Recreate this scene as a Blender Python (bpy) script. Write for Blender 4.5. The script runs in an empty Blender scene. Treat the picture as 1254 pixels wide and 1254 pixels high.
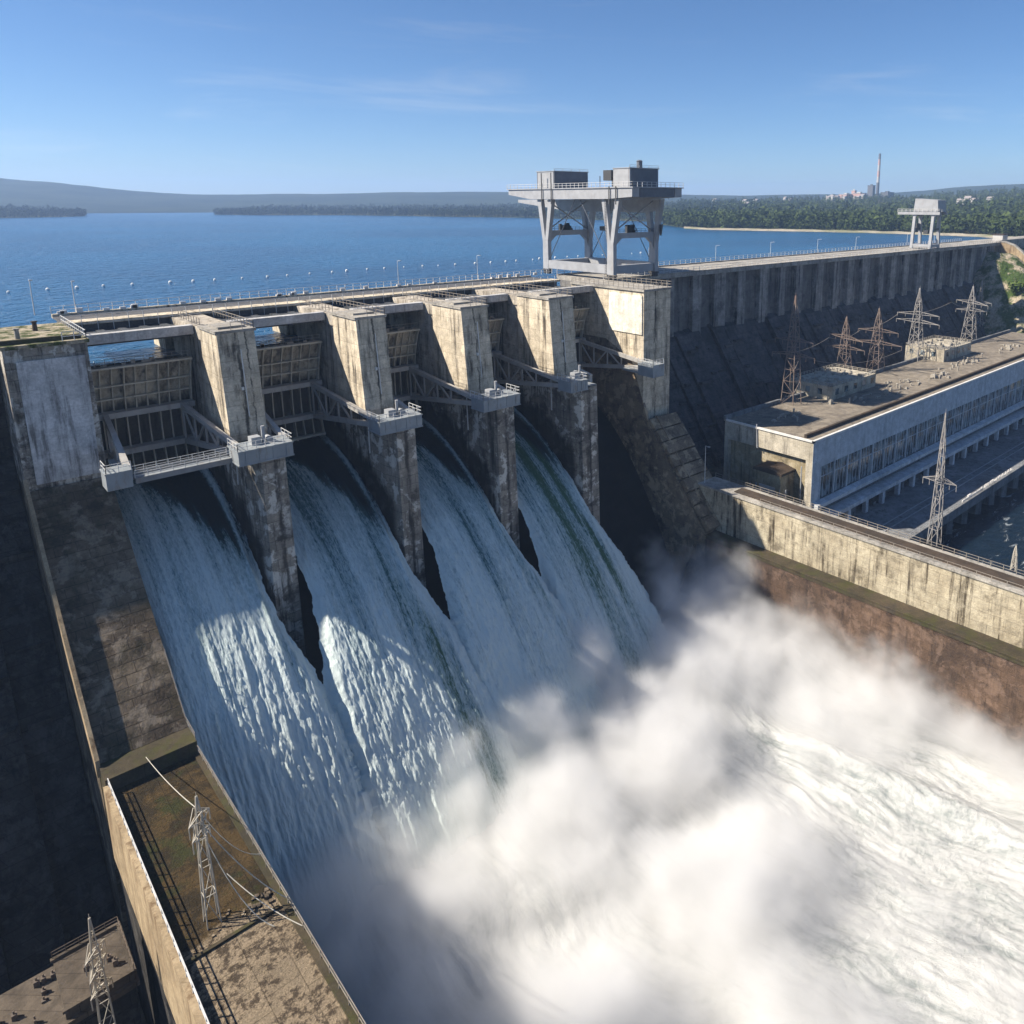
import bpy, math, random
import numpy as np
from mathutils import Vector, Matrix
random.seed(7); RNG = np.random.default_rng(11)
scene = bpy.context.scene
COL = scene.collection
R = math.radians

# ------------------------------------------------------------------ camera frame (from the vanishing points)
VX = np.array([1750, 248.]); VY = np.array([-160, 248.]); PP = np.array([760., 444.])
F = math.sqrt(-(VX - PP) @ (VY - PP))
ax = np.array([*(VX - PP), F]); ax /= np.linalg.norm(ax)
ay = np.array([*(VY - PP), F]); ay /= np.linalg.norm(ay)
az = np.cross(ax, ay)
if az[1] > 0: az = -az
RW = np.stack([ax, ay, az])
CAM = np.array([0., 0., 20.])
def ray(px, py): return RW @ np.array([px - PP[0], py - PP[1], F])
def onz(px, py, z):
    d = ray(px, py); return CAM + d * ((z - CAM[2]) / d[2])
def at_depth(px, py, depth):          # depth = horizontal distance from the camera
    d = ray(px, py); return CAM + d * (depth / math.hypot(d[0], d[1]))

# ------------------------------------------------------------------ numpy noise
def _lat(seed):
    return np.random.default_rng(seed).random((256, 256))
_LATS = {}
def vnoise(x, y, seed=0):
    if seed not in _LATS: _LATS[seed] = _lat(seed)
    L = _LATS[seed]
    xi = np.floor(x).astype(int); yi = np.floor(y).astype(int)
    fx = x - xi; fy = y - yi
    fx = fx * fx * fx * (fx * (fx * 6 - 15) + 10); fy = fy * fy * fy * (fy * (fy * 6 - 15) + 10)
    a = L[xi & 255, yi & 255]; b = L[(xi + 1) & 255, yi & 255]
    c = L[xi & 255, (yi + 1) & 255]; d = L[(xi + 1) & 255, (yi + 1) & 255]
    return (a * (1 - fx) + b * fx) * (1 - fy) + (c * (1 - fx) + d * fx) * fy
def fbm(x, y, o=4, seed=0, gain=.5):
    s = np.zeros_like(x, dtype=float); a = 1.; t = 0
    for k in range(o):
        s += a * vnoise(x * 2 ** k + 17.3 * k, y * 2 ** k + 5.1 * k, seed + k); t += a; a *= gain
    return s / t
def sstep(a, b, x):
    t = np.clip((x - a) / (b - a), 0, 1); return t * t * (3 - 2 * t)

# ------------------------------------------------------------------ mesh builder
class MB:
    def __init__(self): self.v = []; self.f = []
    def add(self, vs, fs):
        o = len(self.v); self.v += [tuple(map(float, p)) for p in vs]; self.f += [tuple(i + o for i in q) for q in fs]; return self
    def box(self, x0, x1, y0, y1, z0, z1):
        return self.hexa([(x0, y0, z0), (x1, y0, z0), (x1, y1, z0), (x0, y1, z0), (x0, y0, z1), (x1, y0, z1), (x1, y1, z1), (x0, y1, z1)])
    def hexa(self, p):
        return self.add(p, [(3, 2, 1, 0), (4, 5, 6, 7), (0, 1, 5, 4), (1, 2, 6, 5), (2, 3, 7, 6), (3, 0, 4, 7)])
    def prism(self, prof, x0, x1, axis='x', prof1=None):
        """closed profile swept along an axis; prof are pairs of the two other coordinates"""
        n = len(prof); prof1 = prof1 or prof
        def mk(p, t): return {'x': (t, p[0], p[1]), 'y': (p[0], t, p[1]), 'z': (p[0], p[1], t)}[axis]
        vs = [mk(p, x0) for p in prof] + [mk(p, x1) for p in prof1]
        fs = [tuple(range(n))[::-1], tuple(range(n, 2 * n))] + [(i, (i + 1) % n, n + (i + 1) % n, n + i) for i in range(n)]
        return self.add(vs, fs)
    def beam(self, a, b, w, h=None):
        a = Vector(a); b = Vector(b); h = h or w
        d = b - a
        if d.length < 1e-6: return self
        d.normalize()
        up = Vector((0, 0, 1)) if abs(d.z) < .95 else Vector((0, 1, 0))
        s = d.cross(up).normalized(); u = s.cross(d).normalized()
        q = []
        for p in (a, b):
            for i, j in ((-1, -1), (1, -1), (1, 1), (-1, 1)): q.append(p + s * (i * w / 2) + u * (j * h / 2))
        return self.hexa(q)
    def tube(self, a, b, r0, r1=None, n=8):
        a = Vector(a); b = Vector(b); r1 = r0 if r1 is None else r1
        d = (b - a).normalized(); up = Vector((0, 0, 1)) if abs(d.z) < .95 else Vector((0, 1, 0))
        s = d.cross(up).normalized(); u = s.cross(d).normalized(); vs = []
        for p, r in ((a, r0), (b, r1)):
            for k in range(n):
                t = 2 * math.pi * k / n; vs.append(p + s * (r * math.cos(t)) + u * (r * math.sin(t)))
        return self.add(vs, [tuple(range(n))[::-1], tuple(range(n, 2 * n))] + [(k, (k + 1) % n, n + (k + 1) % n, n + k) for k in range(n)])
    def rail(self, pts, h=1.15, step=2.2, t=.07, mids=1):
        """handrail along a polyline"""
        for a, b in zip(pts[:-1], pts[1:]):
            a = Vector(a); b = Vector(b); L = (b - a).length; n = max(1, round(L / step))
            for k in range(n + 1):
                p = a.lerp(b, k / n); self.beam(p, p + Vector((0, 0, h)), t)
            for m in range(mids + 1):
                z = Vector((0, 0, h * (m + 1) / (mids + 1))); self.beam(a + z, b + z, t * .8)
        return self
    def build(self, name, mat, parent=None, smooth=False):
        me = bpy.data.meshes.new(name)
        off = Vector(parent['_w']) if parent is not None and '_w' in parent else Vector((0, 0, 0))
        me.from_pydata([(x - off.x, y - off.y, z - off.z) for x, y, z in self.v], [], self.f)
        return link_mesh(name, me, mat, parent, smooth)
def link_mesh(name, me, mat, parent=None, smooth=False):
    me.validate(); me.update()
    if mat: me.materials.append(mat)
    if smooth: me.polygons.foreach_set('use_smooth', [True] * len(me.polygons))
    ob = bpy.data.objects.new(name, me); COL.objects.link(ob)
    if parent is not None:
        ob.parent = parent
        if '_w' in parent: ob['_w'] = list(parent['_w'])
    return ob
def grid_mesh(name, P, mat, parent=None, uv=None, attrs=None, smooth=True):
    """P: (nv, nu, 3)"""
    nv, nu = P.shape[:2]
    me = bpy.data.meshes.new(name)
    idx = np.arange(nv * nu).reshape(nv, nu)
    q = np.stack([idx[:-1, :-1], idx[:-1, 1:], idx[1:, 1:], idx[1:, :-1]], -1).reshape(-1, 4)
    me.vertices.add(nv * nu); me.vertices.foreach_set('co', P.reshape(-1).astype(np.float32))
    me.loops.add(q.size); me.loops.foreach_set('vertex_index', q.reshape(-1).astype(np.int32))
    me.polygons.add(len(q)); me.polygons.foreach_set('loop_start', (np.arange(len(q)) * 4).astype(np.int32))
    if uv is not None:
        at = me.attributes.new('flow', 'FLOAT_VECTOR', 'POINT'); at.data.foreach_set('vector', uv.reshape(-1).astype(np.float32))
    for k, a in (attrs or {}).items():
        at = me.attributes.new(k, 'FLOAT', 'POINT'); at.data.foreach_set('value', a.reshape(-1).astype(np.float32))
    return link_mesh(name, me, mat, parent, smooth)
def tri_mesh(name, V, mat, attrs=None, parent=None):
    """V: (n,3,3) triangle soup"""
    n = len(V); me = bpy.data.meshes.new(name)
    me.vertices.add(n * 3); me.vertices.foreach_set('co', V.reshape(-1).astype(np.float32))
    me.loops.add(n * 3); me.loops.foreach_set('vertex_index', np.arange(n * 3, dtype=np.int32))
    me.polygons.add(n); me.polygons.foreach_set('loop_start', (np.arange(n) * 3).astype(np.int32))
    for k, a in (attrs or {}).items():
        at = me.attributes.new(k, 'FLOAT', 'POINT'); at.data.foreach_set('value', np.repeat(a, 3).astype(np.float32))
    return link_mesh(name, me, mat, parent)
def tag(o, label=None, cat=None, group=None, kind=None):
    if label: o['label'] = label
    if cat: o['category'] = cat
    if group: o['group'] = group
    if kind: o['kind'] = kind
    return o
def thing(name, label, cat, loc=(0, 0, 0), group=None):
    o = bpy.data.objects.new(name, None); COL.objects.link(o); o.location = loc; o['_w'] = [float(c) for c in loc]
    o.empty_display_size = .5
    return tag(o, label, cat, group)
def copy_tree(o, parent=None):
    c = o.copy(); COL.objects.link(c)
    if parent is not None: c.parent = parent
    for ch in list(o.children): copy_tree(ch, c)
    return c

# ------------------------------------------------------------------ materials
class NT:
    def __init__(self, name, vol=False):
        self.m = bpy.data.materials.new(name); self.m.use_nodes = True
        self.t = self.m.node_tree; self.t.nodes.clear(); self.out = self.n('ShaderNodeOutputMaterial')
    def n(self, typ, **kw):
        nd = self.t.nodes.new(typ)
        for k, v in kw.items():
            if hasattr(nd, k): setattr(nd, k, v)
            else: nd.inputs[k].default_value = v
        return nd
    def l(self, a, b): self.t.links.new(a, b)
    def sset(self, inp, v):
        if hasattr(v, 'is_linked') or hasattr(v, 'links'): self.l(v, inp)
        else: inp.default_value = v
    def pos(self): return self.n('ShaderNodeNewGeometry').outputs['Position']
    def math(self, op, a, b=0., c=None, clamp=False):
        nd = self.n('ShaderNodeMath', operation=op, use_clamp=clamp); self.sset(nd.inputs[0], a); self.sset(nd.inputs[1], b)
        if c is not None: self.sset(nd.inputs[2], c)
        return nd.outputs[0]
    def vscale(self, v, s):
        nd = self.n('ShaderNodeVectorMath', operation='MULTIPLY'); self.l(v, nd.inputs[0]); nd.inputs[1].default_value = s; return nd.outputs[0]
    def noise(self, v, scale, detail=4, rough=.55, dist=0., color=False):
        nd = self.n('ShaderNodeTexNoise'); self.l(v, nd.inputs['Vector'])
        nd.inputs['Scale'].default_value = scale; nd.inputs['Detail'].default_value = detail
        nd.inputs['Roughness'].default_value = rough; nd.inputs['Distortion'].default_value = dist
        return nd.outputs['Color' if color else 'Fac']
    def mr(self, v, a, b, c=0., d=1., smooth=True):
        nd = self.n('ShaderNodeMapRange'); nd.clamp = True
        if smooth: nd.interpolation_type = 'SMOOTHSTEP'
        self.l(v, nd.inputs[0])
        for i, x in zip((1, 2, 3, 4), (a, b, c, d)): self.sset(nd.inputs[i], x)
        return nd.outputs[0]
    def mix(self, f, a, b, mode='MIX'):
        nd = self.n('ShaderNodeMix', data_type='RGBA', blend_type=mode, clamp_factor=True)
        self.sset(nd.inputs[0], f)
        for i, c in ((6, a), (7, b)):
            if isinstance(c, (tuple, list)): nd.inputs[i].default_value = (*c[:3], 1)
            else: self.l(c, nd.inputs[i])
        return nd.outputs[2]
    def scalecol(self, col, f):      # multiply a colour by a scalar socket
        nd = self.n('ShaderNodeMix', data_type='RGBA', blend_type='MULTIPLY'); nd.inputs[0].default_value = 1
        self.l(col, nd.inputs[6]); self.l(f, nd.inputs[7]); return nd.outputs[2]
    def sep(self, v):
        nd = self.n('ShaderNodeSeparateXYZ'); self.l(v, nd.inputs[0]); return nd.outputs
    def comb(self, x, y, z):
        nd = self.n('ShaderNodeCombineXYZ')
        for i, q in enumerate((x, y, z)): self.sset(nd.inputs[i], q)
        return nd.outputs[0]
    def attr(self, name, out='Fac'):
        nd = self.n('ShaderNodeAttribute'); nd.attribute_name = name; return nd.outputs[out]
    def bump(self, h, strength=.4, dist=.1):
        nd = self.n('ShaderNodeBump'); nd.inputs['Strength'].default_value = strength; nd.inputs['Distance'].default_value = dist
        self.l(h, nd.inputs['Height']); return nd.outputs[0]
    def bsdf(self, col, rough=.8, normal=None, metal=0., spec=.3, **kw):
        b = self.n('ShaderNodeBsdfPrincipled')
        if isinstance(col, (tuple, list)): b.inputs['Base Color'].default_value = (*col[:3], 1)
        else: self.l(col, b.inputs['Base Color'])
        self.sset(b.inputs['Roughness'], rough); b.inputs['Metallic'].default_value = metal
        b.inputs['Specular IOR Level'].default_value = spec
        if normal is not None: self.l(normal, b.inputs['Normal'])
        for k, v in kw.items(): self.sset(b.inputs[k], v)
        self.l(b.outputs[0], self.out.inputs['Surface']); return b

def concrete(name, c1, c2, dark=(.035, .03, .025), stain=.5, streak=.5, lift=2.4, blockw=5., joint=.5, moss=0., mosscol=(.05, .045, .015),
             patch=0., patchcol=(.5, .46, .4), bump=.5, zwet=None, wet_shade_col=(.012, .011, .01), ux=1., uy=1., stainx=None, zdark=None):
    t = NT(name); p = t.pos(); x, y, z = t.sep(p)
    big = t.noise(p, .11, 6, .6); mid = t.noise(p, .55, 6, .65); fine = t.noise(p, 3.2, 5, .7)
    col = t.mix(t.mr(big, .35, .65), c1, c2)
    u = t.math('ADD', t.math('MULTIPLY', x, ux), t.math('MULTIPLY', y, uy))
    br = t.n('ShaderNodeTexBrick'); t.l(t.comb(u, z, 0.), br.inputs['Vector'])
    br.inputs['Scale'].default_value = 1; br.inputs['Brick Width'].default_value = blockw; br.inputs['Row Height'].default_value = lift
    br.inputs['Mortar Size'].default_value = .045; br.inputs['Mortar Smooth'].default_value = .3; br.inputs['Bias'].default_value = 0
    br.inputs['Color1'].default_value = (1, 1, 1, 1); br.inputs['Color2'].default_value = (.78, .78, .78, 1); br.inputs['Mortar'].default_value = (.3, .28, .26, 1)
    col = t.mix(joint, col, t.mix(1., col, br.outputs['Color'], 'MULTIPLY'))
    col = t.scalecol(col, t.mr(mid, .25, .75, .72, 1.18))
    col = t.scalecol(col, t.mr(fine, .25, .75, .8, 1.15))
    if patch: col = t.mix(t.math('MULTIPLY', t.mr(t.noise(p, .35, 6, .65, .4), .51, .58), patch), col, patchcol)
    sv = t.vscale(p, (.8, .8, .045))
    st = t.mr(t.noise(sv, .75, 6, .72), .47, .66)
    st2 = t.mr(t.noise(p, .16, 5, .7), .34, .58)
    col = t.mix(t.math('MULTIPLY', t.math('MULTIPLY', st, st2), streak, clamp=True), col, dark)
    col = t.mix(t.math('MULTIPLY', t.mr(t.noise(p, .21, 8, .72, .3), .52, .66), stain), col, dark)
    if moss: col = t.mix(t.math('MULTIPLY', t.mr(t.noise(t.vscale(p, (1, 1, .35)), .3, 7, .7), .46, .62), moss), col, mosscol)
    if zdark is not None:         # deep shade and wet staining painted into the lower gate plate
        col = t.mix(t.math('MULTIPLY', t.mr(t.math('ADD', z, t.math('MULTIPLY', t.math('SUBTRACT', t.noise(t.vscale(p, (1, 1, .4)), .5, 5, .7), .5), 6.)), zdark + 1, zdark - 1), .88), col, wet_shade_col)
    if stainx is not None:        # long wavering seepage stains down the front faces
        wob = t.math('MULTIPLY', t.math('SUBTRACT', t.noise(t.comb(0., 0., z), .35, 5, .7), .5), 1.6)
        for cx, wd in stainx:
            dx = t.math('ABSOLUTE', t.math('SUBTRACT', t.math('ADD', x, wob), cx))
            f = t.math('MULTIPLY', t.mr(dx, wd, wd * .25), t.mr(t.noise(t.vscale(p, (1.5, 1., .25)), 1., 5, .7), .34, .55))
            col = t.mix(t.math('MULTIPLY', f, .85), col, dark)
    if zwet is not None:          # splash-darkened band that follows the water line along the pier side
        d = t.math('MAXIMUM', t.math('SUBTRACT', 150., y), 0.)
        zz = t.math('ADD', t.math('ADD', z, t.math('MULTIPLY', t.math('MULTIPLY', d, d), .0125)), t.math('MULTIPLY', t.math('SUBTRACT', t.noise(t.vscale(p, (1, 1, .3)), .3, 6, .7), .5), 9.))
        k = t.math('MULTIPLY', t.mr(zz, zwet + 1.5, zwet - 1.5), t.mr(y, 118.6, 120.5))
        col = t.mix(t.math('MULTIPLY', k, .92), col, wet_shade_col)
    h = t.math('ADD', t.math('MULTIPLY', fine, .5), t.math('ADD', t.math('MULTIPLY', mid, .8), t.math('MULTIPLY', br.outputs['Fac'], -.5 * joint)))
    t.bsdf(col, .92, t.bump(h, bump, .25), spec=.2)
    return t.m
def paint(name, c, rough=.55, rust=.3, rustcol=(.12, .05, .025), metal=0., var=.2):
    t = NT(name); p = t.pos()
    col = t.mix(t.mr(t.noise(p, .5, 5, .6), .3, .7), c, tuple(k * (1 - var) for k in c))
    if rust:
        r = t.mr(t.noise(t.vscale(p, (1.2, 1.2, .3)), .9, 7, .75), .53, .66)
        col = t.mix(t.math('MULTIPLY', r, rust), col, rustcol)
    t.bsdf(col, rough, t.bump(t.noise(p, 4, 4), .15, .05), metal=metal, spec=.4)
    return t.m

M = {}
M['pier'] = concrete('pier_concrete', (.68, .585, .44), (.54, .47, .36), stainx=((39.2, .42), (40.6, .2), (61.9, .3), (82.4, .26), (104.2, .3), (131, .3)), stain=.3, streak=.95, moss=.15, mosscol=(.17, .11, .04), joint=.55)
M['pier_low'] = concrete('pier_weathered_concrete', (.33, .29, .235), (.22, .195, .165), stainx=((39.5, .5), (61.6, .55), (82.8, .5), (104.4, .4)), stain=.8, streak=1., patch=.9, patchcol=(.56, .53, .47), zwet=-20.5, lift=1.6, blockw=2.6, joint=.8, bump=.8)
M['pier_side'] = concrete('pier_side_concrete', (.56, .50, .41), (.44, .39, .32), zwet=-20.5, stain=.55, streak=1., moss=.3, mosscol=(.13, .085, .04), joint=.5)
M['panel'] = concrete('rendered_panel', (.58, .57, .555), (.49, .485, .475), stain=.12, streak=.75, joint=.22, lift=3.2, blockw=7, bump=.25)
M['panel_warm'] = concrete('pale_rendered_panel', (.78, .73, .62), (.70, .65, .54), stain=.08, streak=.35, joint=.2, lift=9, blockw=9, bump=.2)
M['wet_rock'] = concrete('wet_stained_concrete', (.20, .155, .105), (.11, .082, .055), dark=(.02, .016, .012), stain=.8, streak=.7, uy=0., moss=.45, mosscol=(.03, .03, .012), lift=1.1, blockw=2.6, joint=.85, patch=.5, patchcol=(.33, .27, .2), bump=.9)
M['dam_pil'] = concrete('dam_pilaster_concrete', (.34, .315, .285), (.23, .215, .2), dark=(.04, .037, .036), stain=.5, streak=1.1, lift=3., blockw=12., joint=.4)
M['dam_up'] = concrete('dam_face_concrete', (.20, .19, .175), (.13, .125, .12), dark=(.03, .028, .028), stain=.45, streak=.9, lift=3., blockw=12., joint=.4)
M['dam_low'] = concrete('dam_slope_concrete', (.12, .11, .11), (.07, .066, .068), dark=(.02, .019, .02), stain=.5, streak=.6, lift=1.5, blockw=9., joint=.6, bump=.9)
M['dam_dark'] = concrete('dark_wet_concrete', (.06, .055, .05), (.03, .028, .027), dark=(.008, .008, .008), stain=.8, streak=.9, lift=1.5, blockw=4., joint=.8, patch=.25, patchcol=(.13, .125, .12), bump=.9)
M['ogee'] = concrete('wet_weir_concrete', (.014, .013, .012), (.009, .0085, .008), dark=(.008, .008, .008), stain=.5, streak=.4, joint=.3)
M['deck'] = concrete('bridge_concrete', (.40, .37, .32), (.30, .28, .25), stain=.35, streak=.5, lift=20, blockw=6., joint=.35)
M['beam'] = concrete('beam_concrete', (.50, .49, .47), (.40, .39, .38), stain=.12, streak=.5, lift=20, blockw=30., joint=0., bump=.25)
M['girder'] = concrete('girder_concrete', (.15, .15, .155), (.11, .11, .115), stain=.3, streak=.4, lift=20, blockw=8, joint=.3)
M['wall_yellow'] = concrete('yellow_stained_wall', (.49, .43, .31), (.36, .305, .21), dark=(.055, .042, .026), stain=.6, streak=1.25, lift=2.2, blockw=6., joint=.5, bump=.7)
M['wall_brown'] = concrete('brown_wet_wall', (.125, .08, .053), (.075, .05, .035), dark=(.025, .018, .014), stain=.7, streak=.6, lift=2., blockw=4., joint=.5, patch=.35, patchcol=(.22, .15, .11), bump=.9)
M['wall_tan'] = concrete('tan_wall', (.40, .31, .195), (.31, .235, .145), dark=(.14, .09, .05), stain=.25, streak=1., lift=30, blockw=4., joint=.3)
M['ledge'] = concrete('mossy_ledge', (.085, .065, .04), (.05, .042, .025), stain=.5, streak=.3, moss=.5, mosscol=(.055, .06, .012))
M['ramp'] = concrete('ramp_concrete', (.25, .19, .125), (.17, .13, .09), dark=(.03, .025, .02), stain=.75, streak=.2, lift=3, blockw=4., joint=.7, patch=.6, patchcol=(.42, .34, .23), bump=.9)
M['ph_end'] = concrete('powerhouse_end_concrete', (.50, .45, .36), (.42, .375, .29), stain=.25, streak=.7, lift=3, blockw=6, joint=.3)
M['ph_recess'] = concrete('stained_recess', (.36, .30, .19), (.26, .21, .125), dark=(.05, .04, .025), stain=.5, streak=.8, patch=.4, patchcol=(.5, .44, .33))
M['ph_front'] = concrete('powerhouse_front_panel', (.56, .58, .60), (.50, .52, .54), stain=.05, streak=.25, lift=40, blockw=6, joint=.12, bump=.15)
M['ph_low'] = concrete('powerhouse_lower_concrete', (.21, .215, .22), (.15, .155, .16), stain=.3, streak=.7, lift=30, blockw=8, joint=.2)
M['roof'] = concrete('flat_roof_bitumen', (.235, .20, .155), (.175, .15, .12), dark=(.05, .042, .035), stain=.45, streak=.0, lift=400, blockw=6, joint=.25, patch=.3, patchcol=(.32, .28, .22))
M['roof_kit'] = paint('weathered_roof_kit', (.34, .31, .26), rust=.4)
M['old_roof'] = concrete('old_dark_roof', (.13, .105, .08), (.08, .065, .05), stain=.5, streak=0., lift=400, blockw=2.2, joint=.7)
M['grate'] = paint('dark_rusty_grating', (.12, .095, .075), rust=.5)
M['kerb_grey'] = concrete('shade_deck_asphalt', (.085, .09, .10), (.06, .065, .07), stain=.3, streak=.0, joint=0)
M['kerb'] = concrete('dark_kerb', (.07, .05, .035), (.05, .04, .03), stain=.3, streak=.0, joint=0)
M['walk_steel'] = paint('walkway_steel', (.20, .205, .21), rust=.3)
M['white'] = paint('white_paint', (.68, .66, .62), rust=.12, rustcol=(.25, .2, .15))
M['crane'] = paint('crane_white_paint', (.33, .335, .345), rust=.3, rustcol=(.24, .19, .16))
M['crane_grey'] = paint('crane_grey_cladding', (.12, .13, .15), rust=.1, rustcol=(.2, .17, .14))
M['steel'] = paint('grey_steel', (.33, .34, .35), rust=.25)
M['box_metal'] = paint('pale_grey_metal', (.25, .275, .29), rust=.45, rustcol=(.15, .09, .05))
M['dark_steel'] = paint('dark_steel', (.055, .055, .055), rust=.3, rustcol=(.07, .04, .025))
M['arm'] = paint('gate_arm_steel', (.40, .385, .36), rust=.3, rustcol=(.12, .08, .05))
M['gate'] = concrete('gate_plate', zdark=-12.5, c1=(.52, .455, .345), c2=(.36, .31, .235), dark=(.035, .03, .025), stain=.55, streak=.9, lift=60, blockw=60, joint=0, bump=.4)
M['rib'] = paint('gate_rib_steel', (.55, .50, .40), rust=.4, rustcol=(.12, .08, .05))
M['railing'] = paint('galvanised_railing', (.55, .55, .54), rust=.3, rustcol=(.25, .16, .1))
M['rail_dark'] = paint('weathered_railing', (.27, .24, .2), rust=.5)
M['pylon'] = paint('galvanised_lattice', (.27, .255, .24), rust=.3, rustcol=(.2, .12, .08))
M['pylon_rust'] = paint('rusty_lattice', (.19, .145, .12), rust=.5, rustcol=(.16, .07, .04))
M['pylon_pale'] = paint('pale_lattice', (.42, .385, .32), rust=.2, rustcol=(.3, .2, .12))
M['cable'] = paint('cable_pale', (.5, .48, .42), rust=0)
M['buoy'] = paint('buoy_white', (.8, .8, .78), rust=0)
M['brick_red'] = paint('pink_plaster', (.50, .31, .26), rust=0)
M['factory_dark'] = paint('dark_plant_cladding', (.12, .12, .13), rust=0)
M['house'] = paint('pale_house_wall', (.46, .44, .41), rust=0)
M['house_roof'] = paint('house_roof_tiles', (.34, .30, .28), rust=0)

def glass_mat():
    t = NT('dark_window_glass'); p = t.pos()
    col = t.mix(t.mr(t.noise(t.vscale(p, (.5, 1, .35)), .8, 3), .42, .62), (.018, .026, .032), (.20, .25, .27))
    t.bsdf(col, .12, spec=.6); return t.m
M['glass'] = glass_mat()

def moss_top():
    t = NT('mossy_slab'); p = t.pos()
    col = t.mix(t.mr(t.noise(p, .45, 7, .7), .42, .58), (.40, .34, .25), (.055, .07, .02))
    col = t.scalecol(col, t.mr(t.noise(p, 2.5, 5, .7), .2, .8, .55, 1.25))
    t.bsdf(col, .95, t.bump(t.noise(p, 2.5, 6), .8, .3), spec=.1); return t.m
M['moss_top'] = moss_top()

def left_deck():
    t = NT('training_wall_top_surface'); p = t.pos(); x, y, z = t.sep(p)
    grit = t.noise(p, 1.1, 8, .75); fine = t.noise(p, 5, 5, .7)
    wet = t.mix(t.mr(t.noise(p, .28, 8, .75), .42, .58), (.075, .048, .018), (.028, .02, .009))
    wet = t.mix(t.mr(t.noise(p, .18, 4, .7), .52, .64), wet, (.035, .036, .01))
    dry = t.mix(t.mr(grit, .45, .56), (.29, .225, .15), (.075, .055, .036))
    dry = t.mix(t.mr(t.noise(p, .33, 5), .52, .6), dry, (.25, .195, .13))
    e = t.math('ADD', y, t.math('MULTIPLY', t.math('SUBTRACT', t.noise(p, .35, 6, .65), .5), 7.))
    col = t.mix(t.mr(e, 71.6, 72.8), dry, wet)
    br = t.n('ShaderNodeTexBrick'); t.l(t.comb(y, x, 0.), br.inputs['Vector'])
    br.inputs['Scale'].default_value = 1; br.inputs['Brick Width'].default_value = 3.1; br.inputs['Row Height'].default_value = 3.1; br.inputs['Mortar Size'].default_value = .05
    br.inputs['Color1'].default_value = (1, 1, 1, 1); br.inputs['Color2'].default_value = (.8, .8, .8, 1); br.inputs['Mortar'].default_value = (.35, .33, .3, 1)
    col = t.mix(.7, col, t.mix(1., col, br.outputs['Color'], 'MULTIPLY'))
    col = t.scalecol(col, t.mr(fine, .25, .75, .6, 1.3))
    t.bsdf(col, .9, t.bump(t.math('ADD', grit, t.math('MULTIPLY', fine, .4)), .9, .35), spec=.2); return t.m
M['left_deck'] = left_deck()

def ground_mat():
    t = NT('rough_ground'); p = t.pos()
    col = t.mix(t.mr(t.noise(p, .2, 8, .7), .4, .6), (.10, .085, .06), (.045, .04, .03))
    t.bsdf(col, .95, t.bump(t.noise(p, .8, 8), .8, .5), spec=.1); return t.m
M['ground'] = ground_mat()
def bank_mat():
    t = NT('rocky_bank'); p = t.pos()
    col = t.mix(t.mr(t.noise(p, .12, 8, .7), .42, .55), (.38, .32, .23), (.055, .085, .022))
    col = t.scalecol(col, t.mr(t.noise(p, 1.1, 7, .75), .25, .75, .5, 1.3))
    t.bsdf(col, .95, t.bump(t.noise(p, .6, 8), 1., .9), spec=.1); return t.m
M['bank'] = bank_mat()
def hill_mat(name, a, b, s):
    t = NT(name); p = t.pos()
    col = t.mix(t.mr(t.noise(p, s, 8, .7), .4, .6), a, b)
    t.bsdf(col, .95, t.bump(t.noise(p, s * 6, 6), .6, 6.), spec=.05); return t.m
M['hills'] = hill_mat('wooded_hills', (.018, .028, .02), (.034, .045, .03), .004)
M['land'] = hill_mat('forest_floor', (.03, .042, .016), (.075, .075, .035), .012)
M['shore'] = hill_mat('pale_shore', (.36, .32, .25), (.2, .2, .12), .02)
def tree_mat(name, a, b):
    t = NT(name); r = t.attr('tone'); p = t.pos()
    col = t.mix(r, a, b)
    col = t.scalecol(col, t.mr(t.noise(p, .02, 3), .3, .7, .75, 1.25))
    t.bsdf(col, .9, spec=.1); return t.m
M['trees'] = tree_mat('forest_leaves', (.018, .032, .012), (.062, .085, .028))
M['trees_far'] = tree_mat('far_forest_leaves', (.012, .02, .01), (.03, .045, .02))
M['shrub'] = tree_mat('shrub_leaves', (.03, .055, .012), (.10, .14, .035))

def lake_mat():
    t = NT('reservoir_surface'); p = t.pos()
    big = t.noise(p, .006, 4, .6, .5); 
    w1 = t.noise(t.vscale(p, (1., 1., 1.)), .16, 5, .6, .3); w2 = t.noise(p, .55, 4, .6)
    h = t.math('ADD', t.math('MULTIPLY', w1, 1.), t.math('MULTIPLY', w2, .35))
    col = t.mix(t.mr(big, .35, .65), (.005, .050, .125), (.010, .085, .19))
    rip = t.mr(t.math('ADD', t.noise(t.vscale(p, (1, 1.7, 1)), .3, 6, .7, .5), t.math('MULTIPLY', t.math('SUBTRACT', big, .5), .25)), .5, .66)
    col = t.mix(t.math('MULTIPLY', rip, .4), col, (.004, .035, .085))
    b = t.bsdf(col, .2, t.bump(h, 1., 2.6), spec=.3); return t.m
M['lake'] = lake_mat()
def tail_mat():
    t = NT('tailrace_surface'); p = t.pos()
    foam = t.mr(t.noise(t.vscale(p, (.35, 1.0, 1)), .35, 7, .75, .8), .55, .66)
    col = t.mix(t.math('MULTIPLY', foam, .7), (.006, .014, .024), (.5, .55, .58))
    h = t.math('ADD', t.noise(p, .35, 6, .65, .5), t.math('MULTIPLY', foam, .2))
    t.bsdf(col, .2, t.bump(h, .9, 1.), spec=.4); return t.m
M['tail'] = tail_mat()

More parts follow.
